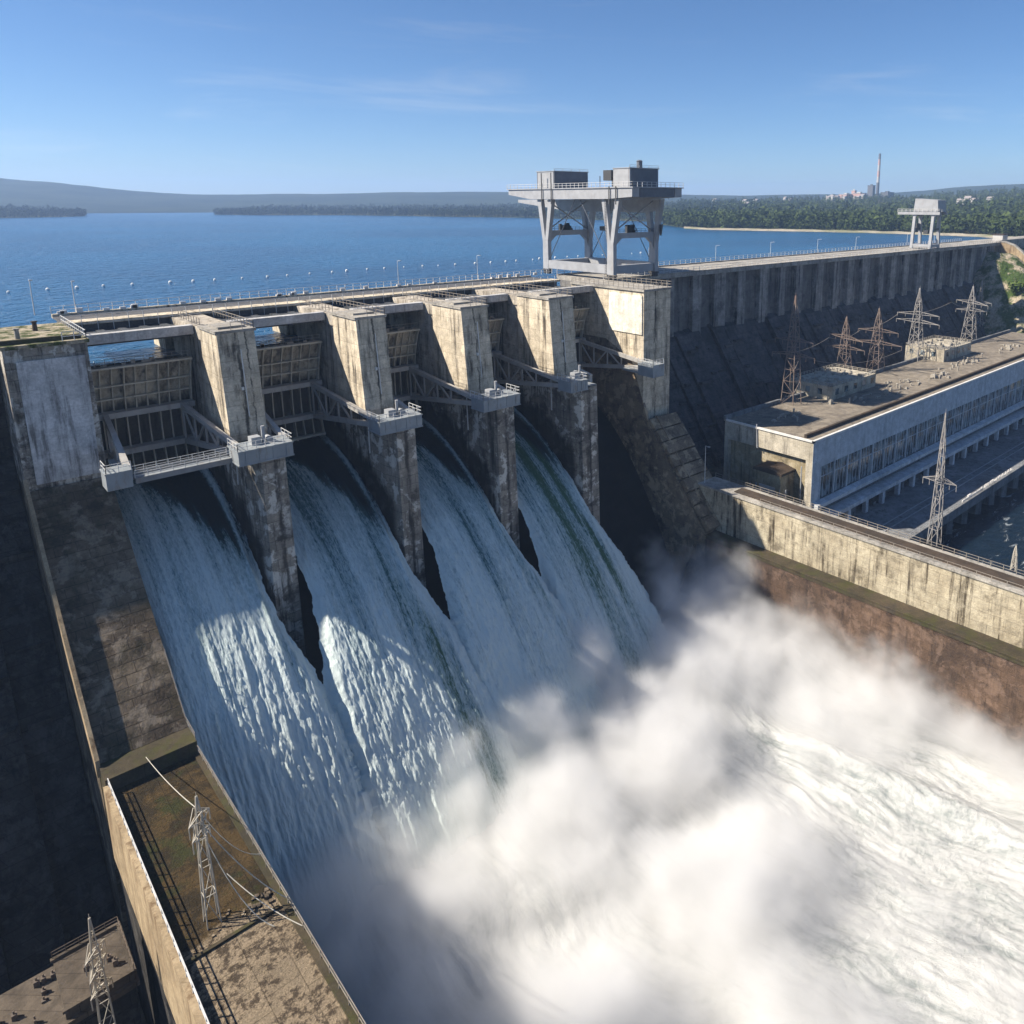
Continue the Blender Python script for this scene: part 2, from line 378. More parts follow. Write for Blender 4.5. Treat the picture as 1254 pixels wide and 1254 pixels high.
def cascade_mat():
    t = NT('rushing_water'); fl = t.attr('flow', 'Vector'); u, v, seed = t.sep(fl)
    long1 = t.noise(t.comb(t.math('MULTIPLY', u, 1.5), t.math('MULTIPLY', v, .05), seed), 1., 5, .65, .25)
    long2 = t.noise(t.comb(t.math('MULTIPLY', u, .38), t.math('MULTIPLY', v, .016), seed), 1., 3, .5)
    gran = t.noise(t.comb(t.math('MULTIPLY', u, 3.2), t.math('MULTIPLY', v, .8), seed), 1., 6, .8, .8)
    gran2 = t.noise(t.comb(t.math('MULTIPLY', u, 5.), t.math('MULTIPLY', v, 1.1), seed), 1., 4, .7, .6)
    green = t.attr('green'); air = t.attr('air'); glassy = t.attr('glassy')
    grow = t.mr(v, 0., 75., -.20, .12, False)
    s = t.math('ADD', t.math('MULTIPLY', long1, .55), t.math('ADD', t.math('MULTIPLY', gran, .80), t.math('MULTIPLY', gran2, .48)))
    s = t.math('ADD', s, t.math('MULTIPLY', t.math('SUBTRACT', long2, .5), .75))
    s = t.math('ADD', s, t.math('ADD', grow, t.math('MULTIPLY', air, .45)))
    s = t.math('SUBTRACT', s, t.math('ADD', t.math('MULTIPLY', green, .3), t.math('MULTIPLY', glassy, .42)))
    foam = t.mr(s, .62, 1.06)
    deep = t.mix(green, (.04, .105, .11), (.045, .105, .045))
    deep = t.mix(glassy, deep, (.006, .014, .017))
    col = t.mix(foam, deep, (.83, .86, .80))
    col = t.mix(t.math('MULTIPLY', t.mr(s, .58, .76), .45), col, (.33, .46, .48))
    h = t.math('ADD', t.math('MULTIPLY', gran, 1.), t.math('ADD', t.math('MULTIPLY', long1, .9), t.math('MULTIPLY', gran2, .4)))
    t.bsdf(col, t.mr(foam, 0, 1, .22, .75), t.bump(h, .75, .4), spec=.3); return t.m
M['cascade'] = cascade_mat()
def foam_mat():
    t = NT('churning_foam'); p = t.pos(); x, y, z = t.sep(p); fl = t.attr('flow', 'Vector')
    a = t.noise(t.vscale(fl, (.55, .10, 1)), 1., 7, .72, .6); b = t.noise(fl, .9, 7, .75, .4); c = t.noise(t.vscale(fl, (.14, .03, 1)), 1., 4)
    s = t.math('ADD', t.math('ADD', t.math('MULTIPLY', a, .6), t.math('MULTIPLY', b, .4)), t.math('MULTIPLY', c, .4))
    col = t.mix(t.mr(s, .52, .76), (.23, .255, .245), (.50, .50, .48))
    t.bsdf(col, .7, t.bump(t.math('ADD', t.math('MULTIPLY', a, 1.), b), .55, .6), spec=.3); return t.m
M['foam'] = foam_mat()
# ================================================================== SPILLWAY
LAKE_Z = -7.0; POOL_Z = -77.0; TAIL_Z = -64.0
PIERS = [(36.3, 42.0, 129.3), (58.8, 64.4, 128.4), (79.6, 85.7, 127.2), (101.0, 107.6, 126.8)]
BAYS = [(20.4, 36.3), (42.0, 58.8), (64.4, 79.6), (85.7, 101.0), (107.6, 127.)]
PLAB = ['spillway pier with one long dark stain down its front, right of the first cascade',
        'concrete spillway pier with sunlit left flank, standing between the first and second cascades to its right',
        'concrete spillway pier standing between the third cascade and the fourth cascade',
        'concrete spillway pier beside the dry dark bay, last before the pale right abutment']
PLAB[1] = 'spillway pier with a white patched foot, between the second and third cascades'

def pier(k):
    xl, xr, yF = PIERS[k]
    t = thing('spillway_pier', PLAB[k], 'dam pier', ((xl + xr) / 2, 135, -80), 'spillway piers between the gates')
    b = MB(); b.hexa([(xl, yF - 1.6, -17.8), (xr, yF - 1.6, -17.8), (xr, 138, -17.8), (xl, 138, -16.2), (xl, yF, -.3), (xr, yF, -.3), (xr, 138, -.3), (xl, 138, -.3)])
    b.build('upper_block', M['pier'], t)
    b = MB(); b.box(xl - .25, xr + .25, yF - .25, 138.3, -.3, .15); b.box(xl + .8, xr - .8, 131, 136, .15, .5); b.build('cap_slab', M['deck'], t)
    b = MB(); b.box(xl + .55, xr - .55, 138.002, 157, -70, -2.5)
    b.box(xl + .2, xr - .2, 138.004, 157, -2.48, -.4); b.build('rear_wall', M['pier_side'], t)
    b = MB(); b.box(xl - .1, xr + .1, 160.6, 169, -40, -.6); b.box(xl + 1.3, xr - 1.3, 156.9, 160.7, -40, -2.5); b.build('upstream_nose', M['pier'], t)
    pl = [(xl + .3, 141), (xl + .3, 121.6), (xl + 1.15, 118), (xr - .95, 118), (xr - .3, 120.2), (xr - .3, 141)]
    pb = [(xl + .1, 141), (xl + .1, 121), (xl + .9, 116.6), (xr - .8, 116.6), (xr - .1, 119.5), (xr - .1, 141)]
    b = MB(); b.prism(pb, -84, -18.3, 'z', pl); b.build('lower_nose', M['pier_low'], t)
    x0 = xl - 2.2; x1 = xr + (.1 if k < 3 else -4.2)
    b = MB(); b.box(x0, x1, 117.2, 121.4, -18.4, -16.5); b.box(x0 - .12, x1 + .12, 117.05, 121.9, -16.5, -16.3); b.box(x0 - .1, x1 + .1, 117.1, 121.5, -18.6, -18.4); b.box(xl + .5, xr - .5, 118.6, 121.2, -18.61, -18.2)
    for i in range(4):
        xx = x0 + (x1 - x0) * (i + .5) / 4; b.box(xx - .06, xx + .06, 117.08, 117.2, -18.38, -16.5)
    h = b.build('hoist_platform', M['box_metal'], t)
    b = MB(); b.rail([(x0, 121.6, -16.3), (x0, 117.3, -16.3), (x1, 117.3, -16.3), (x1, 121.6, -16.3)], 1.2, 1.3, .09); b.build('platform_railing', M['railing'], h)
    b = MB(); b.box(x0 + 2.6, x0 + 4., 119, 120.6, -16.3, -15.1); b.tube((x0 + 4.6, 119.8, -16.3), (x0 + 4.6, 119.8, -13.7), .28); b.tube((x0 + 5.4, 119.2, -15.9), (x0 + 5.4, 120.6, -15.9), .5, n=10); b.build('hoist_motor', M['steel'], h)
    b = MB(); b.rail([(xr - .05, 150, .15), (xr - .05, yF, .15), (xl + 2.2, yF, .15)], 1.2, 1.5, .09); b.rail([(xl + .1, 150, .15), (xl + .1, 138, .15)], 1.2, 1.6, .09); b.build('top_railing', M['rail_dark'], t)
    # small lamp bracket and drain pipe on the front face
    b = MB(); b.box(xl + 2.6, xl + 2.95, yF - 1.2, yF - .6, -9.6, -9.1); b.tube((xl + 3.2, yF - .62, -3), (xl + 3.2, yF - 1.55, -14), .09, n=6); b.build('wall_lamp', M['white'], t)
    b = MB(); b.tube((xl + .35, 127, -17.5), (xl + .1, 126.6, -24.5), .13, n=6); b.build('drain_pipe', M['railing'], t)
for k in range(4): pier(k)

# ---- broad end pier on the left, with its sloped tail
t = thing('end_pier', 'broad grey concrete end pier with a smooth rectangular panel, left of the first cascade', 'dam pier', (15, 130, -52))
b = MB(); b.hexa([(10.4, 134.5, -21), (20.4, 134.5, -21), (20.4, 158, -21), (10.4, 158, -21), (10.4, 136, -.4), (20.4, 136, -.4), (20.4, 158, -.4), (10.4, 158, -.4)]); b.build('upper_block', M['pier_low'], t)
b = MB(); b.hexa([(11.7, 134.28, -20.2), (19.5, 134.28, -20.2), (19.5, 135, -20.2), (11.7, 135, -20.2), (11.7, 135.55, -2.2), (19.9, 135.55, -2.2), (19.9, 136.2, -2.2), (11.7, 136.2, -2.2)]); b.build('smooth_panel', M['panel'], t)
b = MB(); b.box(10.2, 20.7, 135.7, 158, -.4, .12); b.build('cap_slab', M['moss_top'], t)
b = MB()
b.box(10.4, 20., 137.2, 137.9, .12, .75)
b.build('kerb_stones', M['ledge'], t)
b = MB(); b.prism([(134.2, -21.002), (124, -30.5), (104.2, -48.2), (104.2, -92), (158, -92), (158, -21.002)], 10.45, 20.6); b.build('sloped_tail', M['wet_rock'], t)
b = MB(); b.prism([(134., -19.), (123.3, -29.6), (103.6, -47.3), (103.6, -49.6), (124.5, -31), (134., -22.4)], 10.15, 10.62); b.build('tail_kerb', M['wall_tan'], t)
b = MB(); b.box(10.5, 20.6, 100.4, 104.1, -60, -48.2); b.build('tail_step', M['ledge'], t)
b = MB(); b.box(17.9, 21., 120, 123.2, -18.9, -16.6); b.box(17.8, 21.1, 119.9, 123.3, -16.6, -16.4); b.box(20.6, 21.3, 123.2, 134, -18.8, -18.4); h = b.build('hoist_platform', M['box_metal'], t)
b = MB(); b.rail([(18, 123.1, -16.4), (18., 120.1, -16.4), (21, 120.1, -16.4)], 1.2, 1.5, .09); b.build('platform_railing', M['railing'], h)
b = MB(); b.rail([(20.4, 157, .12), (20.4, 136, .12), (17.5, 136, .12)], 1.3, 1.7, .1); b.build('top_railing', M['railing'], t)
b = MB(); b.rail([(20.5, 112, -41.2), (20.5, 104.5, -48), (20.5, 100.6, -48.2)], 1.1, 1.6, .07); b.build('tail_railing', M['rail_dark'], t)

# ---- right abutment with its ramp-like tail
t = thing('abutment_pier', 'tall pale sunlit abutment block with a dark sloping tail, below the big gantry crane', 'dam pier', (131.5, 130, -80))
b = MB(); b.box(127., 136.2, 123.9, 150, -31.5, -.4); b.build('upper_block', M['pier'], t)
b = MB(); b.box(126.72, 127.2, 124.3, 135.6, -10.6, -1.4); b.build('pale_panel', M['panel_warm'], t)
b = MB(); b.box(126.6, 136.6, 123.5, 150, -.4, .12); b.build('cap_slab', M['deck'], t)
b = MB(); b.rail([(126.8, 148, .12), (126.8, 123.7, .12), (136.4, 123.7, .12), (136.4, 146, .12)], 1.3, 1.7, .1); b.build('top_railing', M['rail_dark'], t)
b = MB(); b.prism([(137, -13), (128, -17), (122, -31.8), (121, -33), (103.6, -54.3), (103.6, -55.5), (107, -58), (120, -96), (150, -96), (150, -13)], 126.85, 127.6); b.prism([(124.5, -31.502), (122, -31.8), (104., -54), (104., -96), (150, -96), (150, -31.502)], 127.6, 136.1); b.build('sloped_tail', M['ramp'], t)
b = MB()
for i in range(9):
    a = i / 9; c = (i + 1) / 9; p0 = Vector((0, 122.2, -31.2)).lerp(Vector((0, 103.2, -53.9)), a); p1 = Vector((0, 122.2, -31.2)).lerp(Vector((0, 103.2, -53.9)), c - .012)
    o = .12 * (i % 3)
    b.hexa([(127., p1.y, p1.z), (136.3, p1.y, p1.z), (136.3, p0.y, p0.z), (127., p0.y, p0.z), (127., p1.y - .6 - o, p1.z + .5 + o), (136.3, p1.y - .6 - o, p1.z + .5 + o), (136.3, p0.y - .6 - o, p0.z + .5 + o), (127., p0.y - .6 - o, p0.z + .5 + o)])
b.beam((129.4, 121.8, -30.3), (129.4, 103.2, -52.5), .35, .5); b.build('ramp_slabs', M['ramp'], t)
b = MB(); b.box(123.6, 127.3, 117.5, 122.4, -19.4, -16.5); b.box(124, 126.9, 122.4, 128, -19.2, -18.7); h = b.build('hoist_platform', M['box_metal'], t)
b = MB(); b.rail([(123.7, 122.3, -16.5), (123.7, 117.6, -16.5), (127.2, 117.6, -16.5)], 1.2, 1.3, .09); b.build('platform_railing', M['railing'], h)
b = MB(); b.tube((136.3, 124.6, -1), (136.3, 124.6, -29), .16, n=6); b.build('drain_pipe', M['steel'], t)

# ---- weir body under gates and water
b = MB(); prof = [(150 - 1.5 * i, -28.2 - .0285 * (1.5 * i) ** 2) for i in range(33)]
b.prism([(172, -30), (156, -27), *prof, (prof[-1][0], -96), (172, -96)], 20.3, 127.1)
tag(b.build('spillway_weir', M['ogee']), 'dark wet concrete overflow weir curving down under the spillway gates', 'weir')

# ---- radial gates
TR = (121., -17.6); RG = math.hypot(22.6, 11.8)
def arc(z, r=RG): return TR[0] + math.sqrt(r * r - (z - TR[1]) ** 2)
GLAB = ['raised dark radial gate behind the walkway bridge, nearest the broad left end pier',
        'raised tan ribbed radial gate above the second cascade',
        'raised radial gate above the third cascade, half hidden by the pier in front',
        'raised radial gate above the fourth cascade, between the third and fourth piers',
        'lowered radial gate closing the dry dark bay beside the pale right abutment']
def gate(k):
    x0, x1 = BAYS[k]; x0 += .35; x1 -= .35; zb = -25. if k < 4 else -27.2
    t = thing('radial_gate', GLAB[k], 'spillway gate', ((x0 + x1) / 2, 144, -26), 'radial gates of the spillway')
    zs = np.linspace(-5.8, zb, 15)
    prof = [(arc(z), z) for z in zs] + [(arc(z) + .35, z) for z in zs[::-1]]
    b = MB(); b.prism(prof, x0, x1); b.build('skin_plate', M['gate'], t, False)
    n = 9
    for i in range(n + 1):
        xx = x0 + .2 + (x1 - x0 - .4) * i / n; d = .9 if i in (3, 6, 0, n) else .45
        b = MB()
        for a, c in zip(zs[:-1], zs[1:]): b.hexa([(xx - .09, arc(c) - d, c), (xx + .09, arc(c) - d, c), (xx + .09, arc(c), c), (xx - .09, arc(c), c), (xx - .09, arc(a) - d, a), (xx + .09, arc(a) - d, a), (xx + .09, arc(a), a), (xx - .09, arc(a), a)])
        b.build('rib', M['rib'], t)
    for z, d, h in ((-6.0, .9, .3), (-9.3, .6, .22), (-11.6, .6, .2), (-14.2, 1.9, .9), (-20.6, 1.9, .9), (-24.6, .8, .4)):
        b = MB(); b.box(x0 + .05, x1 - .05, arc(z) - d - .25, arc(z) - .05, z - h / 2, z + h / 2); b.build('cross_girder', M['arm'] if h > .5 else M['rib'], t)
    for s in (0, 1):
        xa = x0 + 2.0 if s == 0 else x1 - 2.0; xe = x0 + .2 if s == 0 else x1 - .2
        pts = {}
        for z in (-14.2, -20.6):
            b = MB(); p = (xa, arc(z) - 1.9, z); q = (xe, 121.5, TR[1] + (.4 if z > -17 else -.4)); b.beam(p, q, .75, .85); b.build('arm', M['arm'], t); pts[z] = (Vector(p), Vector(q))
        b = MB()
        for f, g in ((.0, .0), (.0, .22), (.22, .22), (.42, .22), (.42, .42), (.42, .62), (.62, .62)):
            b.beam(pts[-14.2][0].lerp(pts[-14.2][1], f), pts[-20.6][0].lerp(pts[-20.6][1], g), .28)
        o = Vector((1.5 if s == 0 else -1.5, 0, -.2))
        b.beam(pts[-14.2][0] + o * .1, pts[-14.2][1].lerp(pts[-20.6][1], .5), .22)
        b.build('arm_bracing', M['arm'], t)
    b = MB(); y = arc(-5.8) + .2; b.rail([(x0, y, -5.8), (x1, y, -5.8)], 1.1, 1.4, .07)
    for i in range(10):
        xx = random.uniform(x0 + 1, x1 - 1); b.box(xx - .3, xx + .3, y - .5, y - .1, -5.8, -5.8 + random.uniform(.2, .7))
    b.build('top_railing', M['rail_dark'], t)
for k in range(5): gate(k)

# ---- walkway in the first bay
t = thing('walkway_bridge', 'narrow steel walkway with handrails crossing in front of the first raised gate', 'walkway', (28, 122, -19))
b = MB(); b.box(21.4, 34.1, 120.6, 122.6, -18.5, -18.1); b.build('walkway_deck', M['box_metal'], t)
b = MB(); b.box(21.4, 34.1, 120.4, 120.6, -18.75, -17.95); b.box(21.4, 34.1, 122.6, 122.8, -18.75, -17.95); b.build('side_beam', M['walk_steel'], t)
b = MB(); b.rail([(21.4, 120.5, -18.), (34.1, 120.5, -18.)], 1.2, 1.6, .08, 2); b.rail([(21.4, 122.7, -18.), (34.1, 122.7, -18.)], 1.2, 1.6, .08, 2); b.build('handrail', M['railing'], t)

# ---- bridge over the spillway
t = thing('road_bridge', 'long concrete bridge with white railings running over the spillway piers', 'bridge', (75, 160, -2))
for k, (x0, x1) in enumerate(BAYS):
    b = MB(); b.box(x0 + .02, x1 - .02, 141.4, 143., -1.7, -.2); b.build('front_beam', M['beam'], t)
b = MB(); b.box(20.7, 128, 157.1, 158.4, -2.4, -.35); b.box(20.7, 128, 163, 164, -2.4, -.35); b.build('girder', M['girder'], t)
b = MB(); b.box(20.7, 128, 155.6, 159.4, -.35, .15); b.box(20.7, 128, 168.2, 169.2, -.35, .35); b.build('kerb', M['pier'], t)
for k, (x0, x1) in enumerate(BAYS):
    b = MB(); b.box(x0 + .03, x1 - .03, 143.02, 157.05, -2.2, -1.5)
    for i in range(5): b.box(x0 + 1 + i * (x1 - x0 - 3) / 4, x0 + 2.2 + i * (x1 - x0 - 3) / 4, 146, 155, -1.5, -1.3)
    b.build('added_shade_deck', M['kerb_grey'], t)  # deck added across the gap to keep sun off the water below
b = MB(); b.box(20.7, 128, 159.4, 168.2, -.35, -.02); b.build('roadway', M['girder'], t)
b = MB(); b.rail([(20.7, 155.45, -1.6), (126, 155.45, -1.6)], 3.0, 2.3, .09, 1); b.build('front_railing', M['railing'], t)
b = MB(); b.rail([(20.7, 169, .35), (136, 169, .35)], 1.35, 1.9, .1, 1)
for i in range(26):
    xx = random.uniform(22, 135); b.box(xx - .5, xx + .5, 168.3, 168.9, .35, random.uniform(.7, 1.2))
b.build('upstream_railing', M['white'], t)

# ================================================================== GRAVITY DAMS
def dam(name, lab, x0, x1, step, matu, matl, crest, zl=-56., seed=0, yf=150.):
    t = thing(name, lab, 'dam wall', ((x0 + x1) / 2, 155, -60)); rr = random.Random(seed)
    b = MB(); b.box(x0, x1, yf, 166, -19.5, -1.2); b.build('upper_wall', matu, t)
    b = MB(); b.box(x0, x1, yf - 2.4, 167.5, -1.2, -.05); b.box(x0, x1, yf - 2.5, yf - 1.7, -.05, .25); b.box(x0, x1, 166.7, 167.6, -.05, .3); b.build('crest_slab', M['deck'], t)
    b = MB(); b.rail([(x0, yf - 2, .25), (x1, yf - 2, .25)], 1.2, 2.6, .1); b.rail([(x0, 167.2, .3), (x1, 167.2, .3)], 1.3, 2.6, .12)
    b.build('crest_railing', M['railing'] if crest else M['rail_dark'], t)
    n = max(1, round((x1 - x0) / step)); w = (x1 - x0) / n
    for i in range(n):
        xa = x0 + i * w; pw = w * rr.uniform(.30, .52); jit = rr.uniform(-.8, 1.6)
        b = MB(); zb = -19 - rr.uniform(-.6, 1.2)
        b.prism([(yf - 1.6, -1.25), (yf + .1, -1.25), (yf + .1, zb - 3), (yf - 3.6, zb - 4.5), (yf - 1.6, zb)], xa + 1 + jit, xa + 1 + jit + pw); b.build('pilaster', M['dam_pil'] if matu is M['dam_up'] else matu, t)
    for i in range(n * 2):
        xa = x0 + i * w / 2; o = (0, 1.6, .2, -1.)[i % 4] + rr.uniform(-.5, .5); zt = -17.2 + rr.uniform(-.8, .5)
        b = MB()
        b.prism([(yf - .1, zt), (yf - 1.7 - .5 * o, zt - 1), (yf - 1.7 - o + (zl + 18.) * .66, zl), (yf - 1.7 + (zl + 18) * .66, zl - 8), (166, zl - 8), (166, zt)], xa + .04, xa + w / 2 - .04)
        # rough lift lips
        for q in range(5):
            z = zt - 4 - q * 6.5 - rr.uniform(0, 3)
            if z > zl + 1 and rr.random() < .6:
                yy = yf - 1.7 - o + (z + 18) * .66; xb = xa + rr.uniform(.2, w / 4); b.box(xb, min(xa + w / 2 - .1, xb + rr.uniform(1.5, w / 2)), yy - .55, yy + 1, z - .4, z + .3)
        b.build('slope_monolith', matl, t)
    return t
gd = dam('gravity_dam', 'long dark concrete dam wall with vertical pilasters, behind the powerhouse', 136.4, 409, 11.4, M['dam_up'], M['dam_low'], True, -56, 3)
ld = dam('gravity_dam', 'deeply shaded concrete dam slope left of the broad end pier', -128, 10.3, 11.5, M['dam_dark'], M['dam_dark'], True, -76, 5, 145.)
b = MB(); b.box(20.4, 128, 166, 166.3, -60, -58); 
# bay closing wall below lake between dams is the weir itself

# wing wall at the far right end of the dam
t = thing('wing_wall', 'pale sunlit wing wall at the far right end of the dam crest', 'retaining wall', (409.5, 140, -25))
b = MB(); b.prism([(150, .3), (145.5, .3), (141, -1.2), (137.5, -4), (134, -7), (128, -10), (118, -13), (100, -18), (100, -44), (150, -44)], 409.1, 411); b.build('wall_face', M['wall_tan'], t)
b = MB(); b.prism([(150, .9), (145.3, .9), (140.6, -.7), (137, -3.5), (133.6, -6.4), (127.7, -9.4), (127.7, -10), (134, -7), (137.5, -4), (141, -1.2), (145.5, .3), (150, .3)], 408.9, 411.3); b.build('coping', M['deck'], t)
t = thing('access_road_wall', 'low pale parapet and block at the end of the dam crest road', 'parapet', (430, 150, 0))
b = MB(); b.box(412, 520, 148.2, 149, -3, 1.2); b.box(412, 520, 149, 170, -4, -.05); b.build('parapet', M['deck'], t)
b = MB(); b.box(424, 431, 152, 157, -.04, 3.4); b.build('gate_hut', M['house'], t); b = MB(); b.box(423.6, 431.4, 151.6, 157.4, 3.4, 3.8); b.build('hut_roof', M['kerb'], t)

# ================================================================== TRAINING WALLS
t = thing('left_training_wall', 'long walled concrete training wall top with moss and gravel, running towards the camera', 'training wall', (15, 60, -78))
b = MB(); b.box(10.9, 20.5, -20, 100.4, -92, -50); b.build('wall_top', M['left_deck'], t)
b = MB(); b.box(10.2, 10.9, -20, 100.4, -59, -48.9); b.build('side_parapet', M['wall_tan'], t)
b = MB(); b.box(10.5, 10.92, -20, 100.4, -92, -59); b.build('side_base', M['dam_dark'], t)
b = MB(); b.box(20.0, 20.75, -20, 100.4, -92, -49.7); b.build('river_kerb', M['ledge'], t)
b = MB(); b.rail([(10.75, -20, -48.9), (10.75, 100, -48.9)], 1.15, 2.0, .1, 1); b.build('parapet_railing', M['railing'], t)
b = MB(); b.rail([(20.5, -20, -49.7), (20.5, 100, -49.7)], 1.1, 2.0, .08, 1); b.build('river_railing', M['rail_dark'], t)
b = MB()
for i in range(26):
    y = 72.6 + random.uniform(-1., 1.) ; x = random.uniform(13.8, 19.6); s = random.uniform(.1, .28)
    b.prism([(x - s, y - s * .7), (x + s * .6, y - s), (x + s, y + s * .5), (x - s * .4, y + s)], -50.02, -50 + s * 1.0, 'z')
b.build('edge_rubble', M['ramp'], t)
b = MB(); b.box(11, 19.8, 70.2, 70.55, -50.01, -49.75); b.build('cross_kerb', M['ledge'], t)

t = thing('right_training_wall', 'long yellow stained training wall above a brown wet base, right of the foam', 'training wall', (131, 50, -78))
b = MB(); b.box(131, 136.8, -60, 109.5, -57, -44.9); b.build('upper_wall', M['wall_yellow'], t)
b = MB(); b.box(130.7, 137.1, -60, 109.5, -44.9, -44.5); b.build('coping', M['deck'], t)
b = MB(); b.box(132.3, 135.4, -60, 100, -44.49, -44.25); b.build('path_strip', M['kerb'], t)
b = MB(); b.box(127, 131.1, -60, 103.9, -55.4, -54.6); b.box(126.8, 127.6, -60, 103.9, -54.6, -54.35); b.build('mossy_ledge', M['ledge'], t)
b = MB(); b.box(127.3, 131.2, -60, 104, -96, -55.4); b.build('base_wall', M['wall_brown'], t)
b = MB(); b.rail([(136.7, -60, -44.5), (136.7, 109, -44.5)], 1.15, 2.2, .09, 1); b.build('tailrace_railing', M['rail_dark'], t)
b = MB(); b.rail([(131.2, 20, -44.5), (131.2, 92, -44.5)], 1.0, 2.6, .08, 1); b.build('river_railing', M['rail_dark'], t)

# lower building in the corner
t = thing('lower_building', 'dark low flat roofed building in the shaded bottom left corner', 'building', (-15, 85, -78))
b = MB(); b.box(-60, 8.6, 84, 91.8, -78, -62.3); b.build('wall', M['dam_dark'], t)
b = MB(); b.box(-60, 9, 83.7, 92.1, -62.3, -61.7); b.build('roof', M['old_roof'], t)
b = MB(); b.box(2.6, 8.7, 84.2, 91.6, -61.7, -60.7); b.box(2.4, 8.9, 84., 84.4, -60.7, -60.4); b.box(2.4, 8.9, 91.4, 91.8, -60.7, -60.4); b.box(8.5, 8.9, 84.4, 91.4, -60.7, -60.4); b.build('raised_roof_block', M['old_roof'], t)
for i in range(16):
    b = MB(); xx = random.uniform(-6, 8); yy = random.uniform(84.6, 90.8); zt = -60.7 if xx > 2.7 else -61.7; sx = random.uniform(.2, .7); h = random.uniform(.2, .7)
    b.box(xx, xx + sx, yy, yy + .5, zt - .01, zt + h); b.tube((xx + sx / 2, yy + .25, zt + h - .01), (xx + sx / 2, yy + .25, zt + h + .35), .09, n=6); b.build('roof_vent', M['grate'], t)
b = MB(); b.rail([(8.7, 84.1, -60.4), (8.7, 91.7, -60.4), (2.6, 91.7, -60.4)], .8, 1.3, .06); b.build('roof_railing', M['grate'], t)

# ================================================================== POWERHOUSE
PX0, PX1, PY0, PY1, PZ = 150., 345., 91., 117., -34.3
t = thing('powerhouse', 'long flat roofed powerhouse with a blue grey front and a strip of tall windows', 'power station', (248, 104, -58))
b = MB(); b.box(PX0 + 1.2, PX1, PY0 + .6, PY1, -62, PZ - .4); b.build('core_wall', M['ph_recess'], t)
b = MB(); b.box(PX0, PX0 + 1.22, PY0, PY1, PZ - 5, PZ - .2); b.box(PX0, PX0 + 1.22, PY0, PY0 + 1.8, -62, PZ - 5); b.box(PX0, PX0 + 1.22, PY1 - 1.2, PY1, -62, PZ - 5); b.build('end_frame', M['ph_end'], t)
b = MB(); b.box(PX0 + .02, PX1, PY0 - .05, PY0 + .62, -41.4, PZ - .2); b.box(PX0 + .02, PX0 + 3.4, PY0 - .05, PY0 + .62, -62, -41.4); b.build('front_panel', M['ph_front'], t)
b = MB(); b.box(PX0 + 3.4, PX1, PY0 + .1, PY0 + .62, -57.4, -49.62); b.build('lower_front_wall', M['ph_low'], t)
b = MB(); b.box(PX0 - .25, PX1, PY0 - .3, PY1 + .2, PZ - .4, PZ - .05); b.build('roof', M['roof'], t)
b = MB(); b.box(PX0 - .3, PX1, PY0 - .4, PY0 + .25, PZ - .35, PZ + .18); b.box(PX0 - .3, PX0 + .2, PY0 - .4, PY1 + .3, PZ - .35, PZ + .12); b.build('roof_edge', M['white'], t)
b = MB(); b.box(PX0 + 1., PX1, PY0 + 2.5, PY0 + 3.2, PZ - .05, PZ + .75); b.build('roof_upstand', M['kerb'], t)
b = MB(); b.box(PX0 - .3, PX1, PY1 - .5, PY1 + .3, PZ - .35, PZ + .95); b.build('rear_parapet', M['ph_low'], t)
n = 30; w = (PX1 - PX0 - 5) / n
for i in range(n):
    xa = PX0 + 3.6 + i * w
    b = MB(); b.box(xa + .25, xa + w - .02, PY0 + .22, PY0 + .5, -49.5, -41.5); f = b.build('window', M['glass'], t)
    b = MB(); b.box(xa - .1, xa + .28, PY0 - .12, PY0 + .5, -49.6, -41.4)
    for q in (1, 2, 3): b.box(xa + .25 + q * (w - .27) / 4 - .06, xa + .25 + q * (w - .27) / 4 + .06, PY0 + .12, PY0 + .3, -49.5, -41.5)
    b.box(xa + .25, xa + w, PY0 + .1, PY0 + .3, -44.2, -44.02); b.build('window_frame', M['ph_front'], f)
b = MB(); b.prism([(PY0 - .05, -49.7), (PY0 - 1.6, -50.1), (PY0 - 1.6, -51.), (PY0 - .05, -51)], PX0 + .8, PX1); b.build('window_sill', M['ph_front'], t)
b = MB(); b.prism([(PY0 - .04, -52.9), (PY0 - 3.2, -53.), (PY0 - 3.2, -54.), (PY0 - .04, -54.)], PX0 + 1, PX1); b.build('canopy', M['ph_front'], t)
for i in range(22):
    xa = PX0 + 4 + i * 8.7
    b = MB(); b.box(xa, xa + 1.2, PY0 - 3.1, PY0 - 2, -57.4, -53.95); b.build('canopy_column', M['ph_front'], t)
for i in range(40):
    b = MB(); xa = PX0 + 4 + random.uniform(0, 180); h = random.uniform(.6, 3.2); b.box(xa, xa + random.uniform(.5, 2), PY0 - 1.9, PY0 - .2, -57.39, -57.4 + h); b.box(xa + .1, xa + .4, PY0 - 1.7, PY0 - .4, -57.4 + h - .01, -57.4 + h + .3); b.build('switchgear', M['ph_low'], t)
b = MB(); b.box(PX0 - 9, PX1, 73, PY0 + .3, -58.6, -57.4); b.box(PX0 - 9, PX1, 72.6, 73.3, -59.4, -57.); b.build('draft_deck', M['ph_low'], t)
b = MB(); b.rail([(PX0 - 9, 73, -57), (PX1, 73, -57)], 1.1, 2.4, .08); b.box(PX0 - 8, PX1, 79, 79.2, -57.4, -57.2); b.box(PX0 - 8, PX1, 81, 81.2, -57.4, -57.2); b.build('deck_railing', M['steel'], t)
b = MB()
for i in range(30):
    xa = 200 + i * 1.1 + random.uniform(-.3, .3); b.box(xa, xa + random.uniform(.4, .9), 73.6, 74.0, -57.4, -57.4 + random.uniform(.15, 1.0))
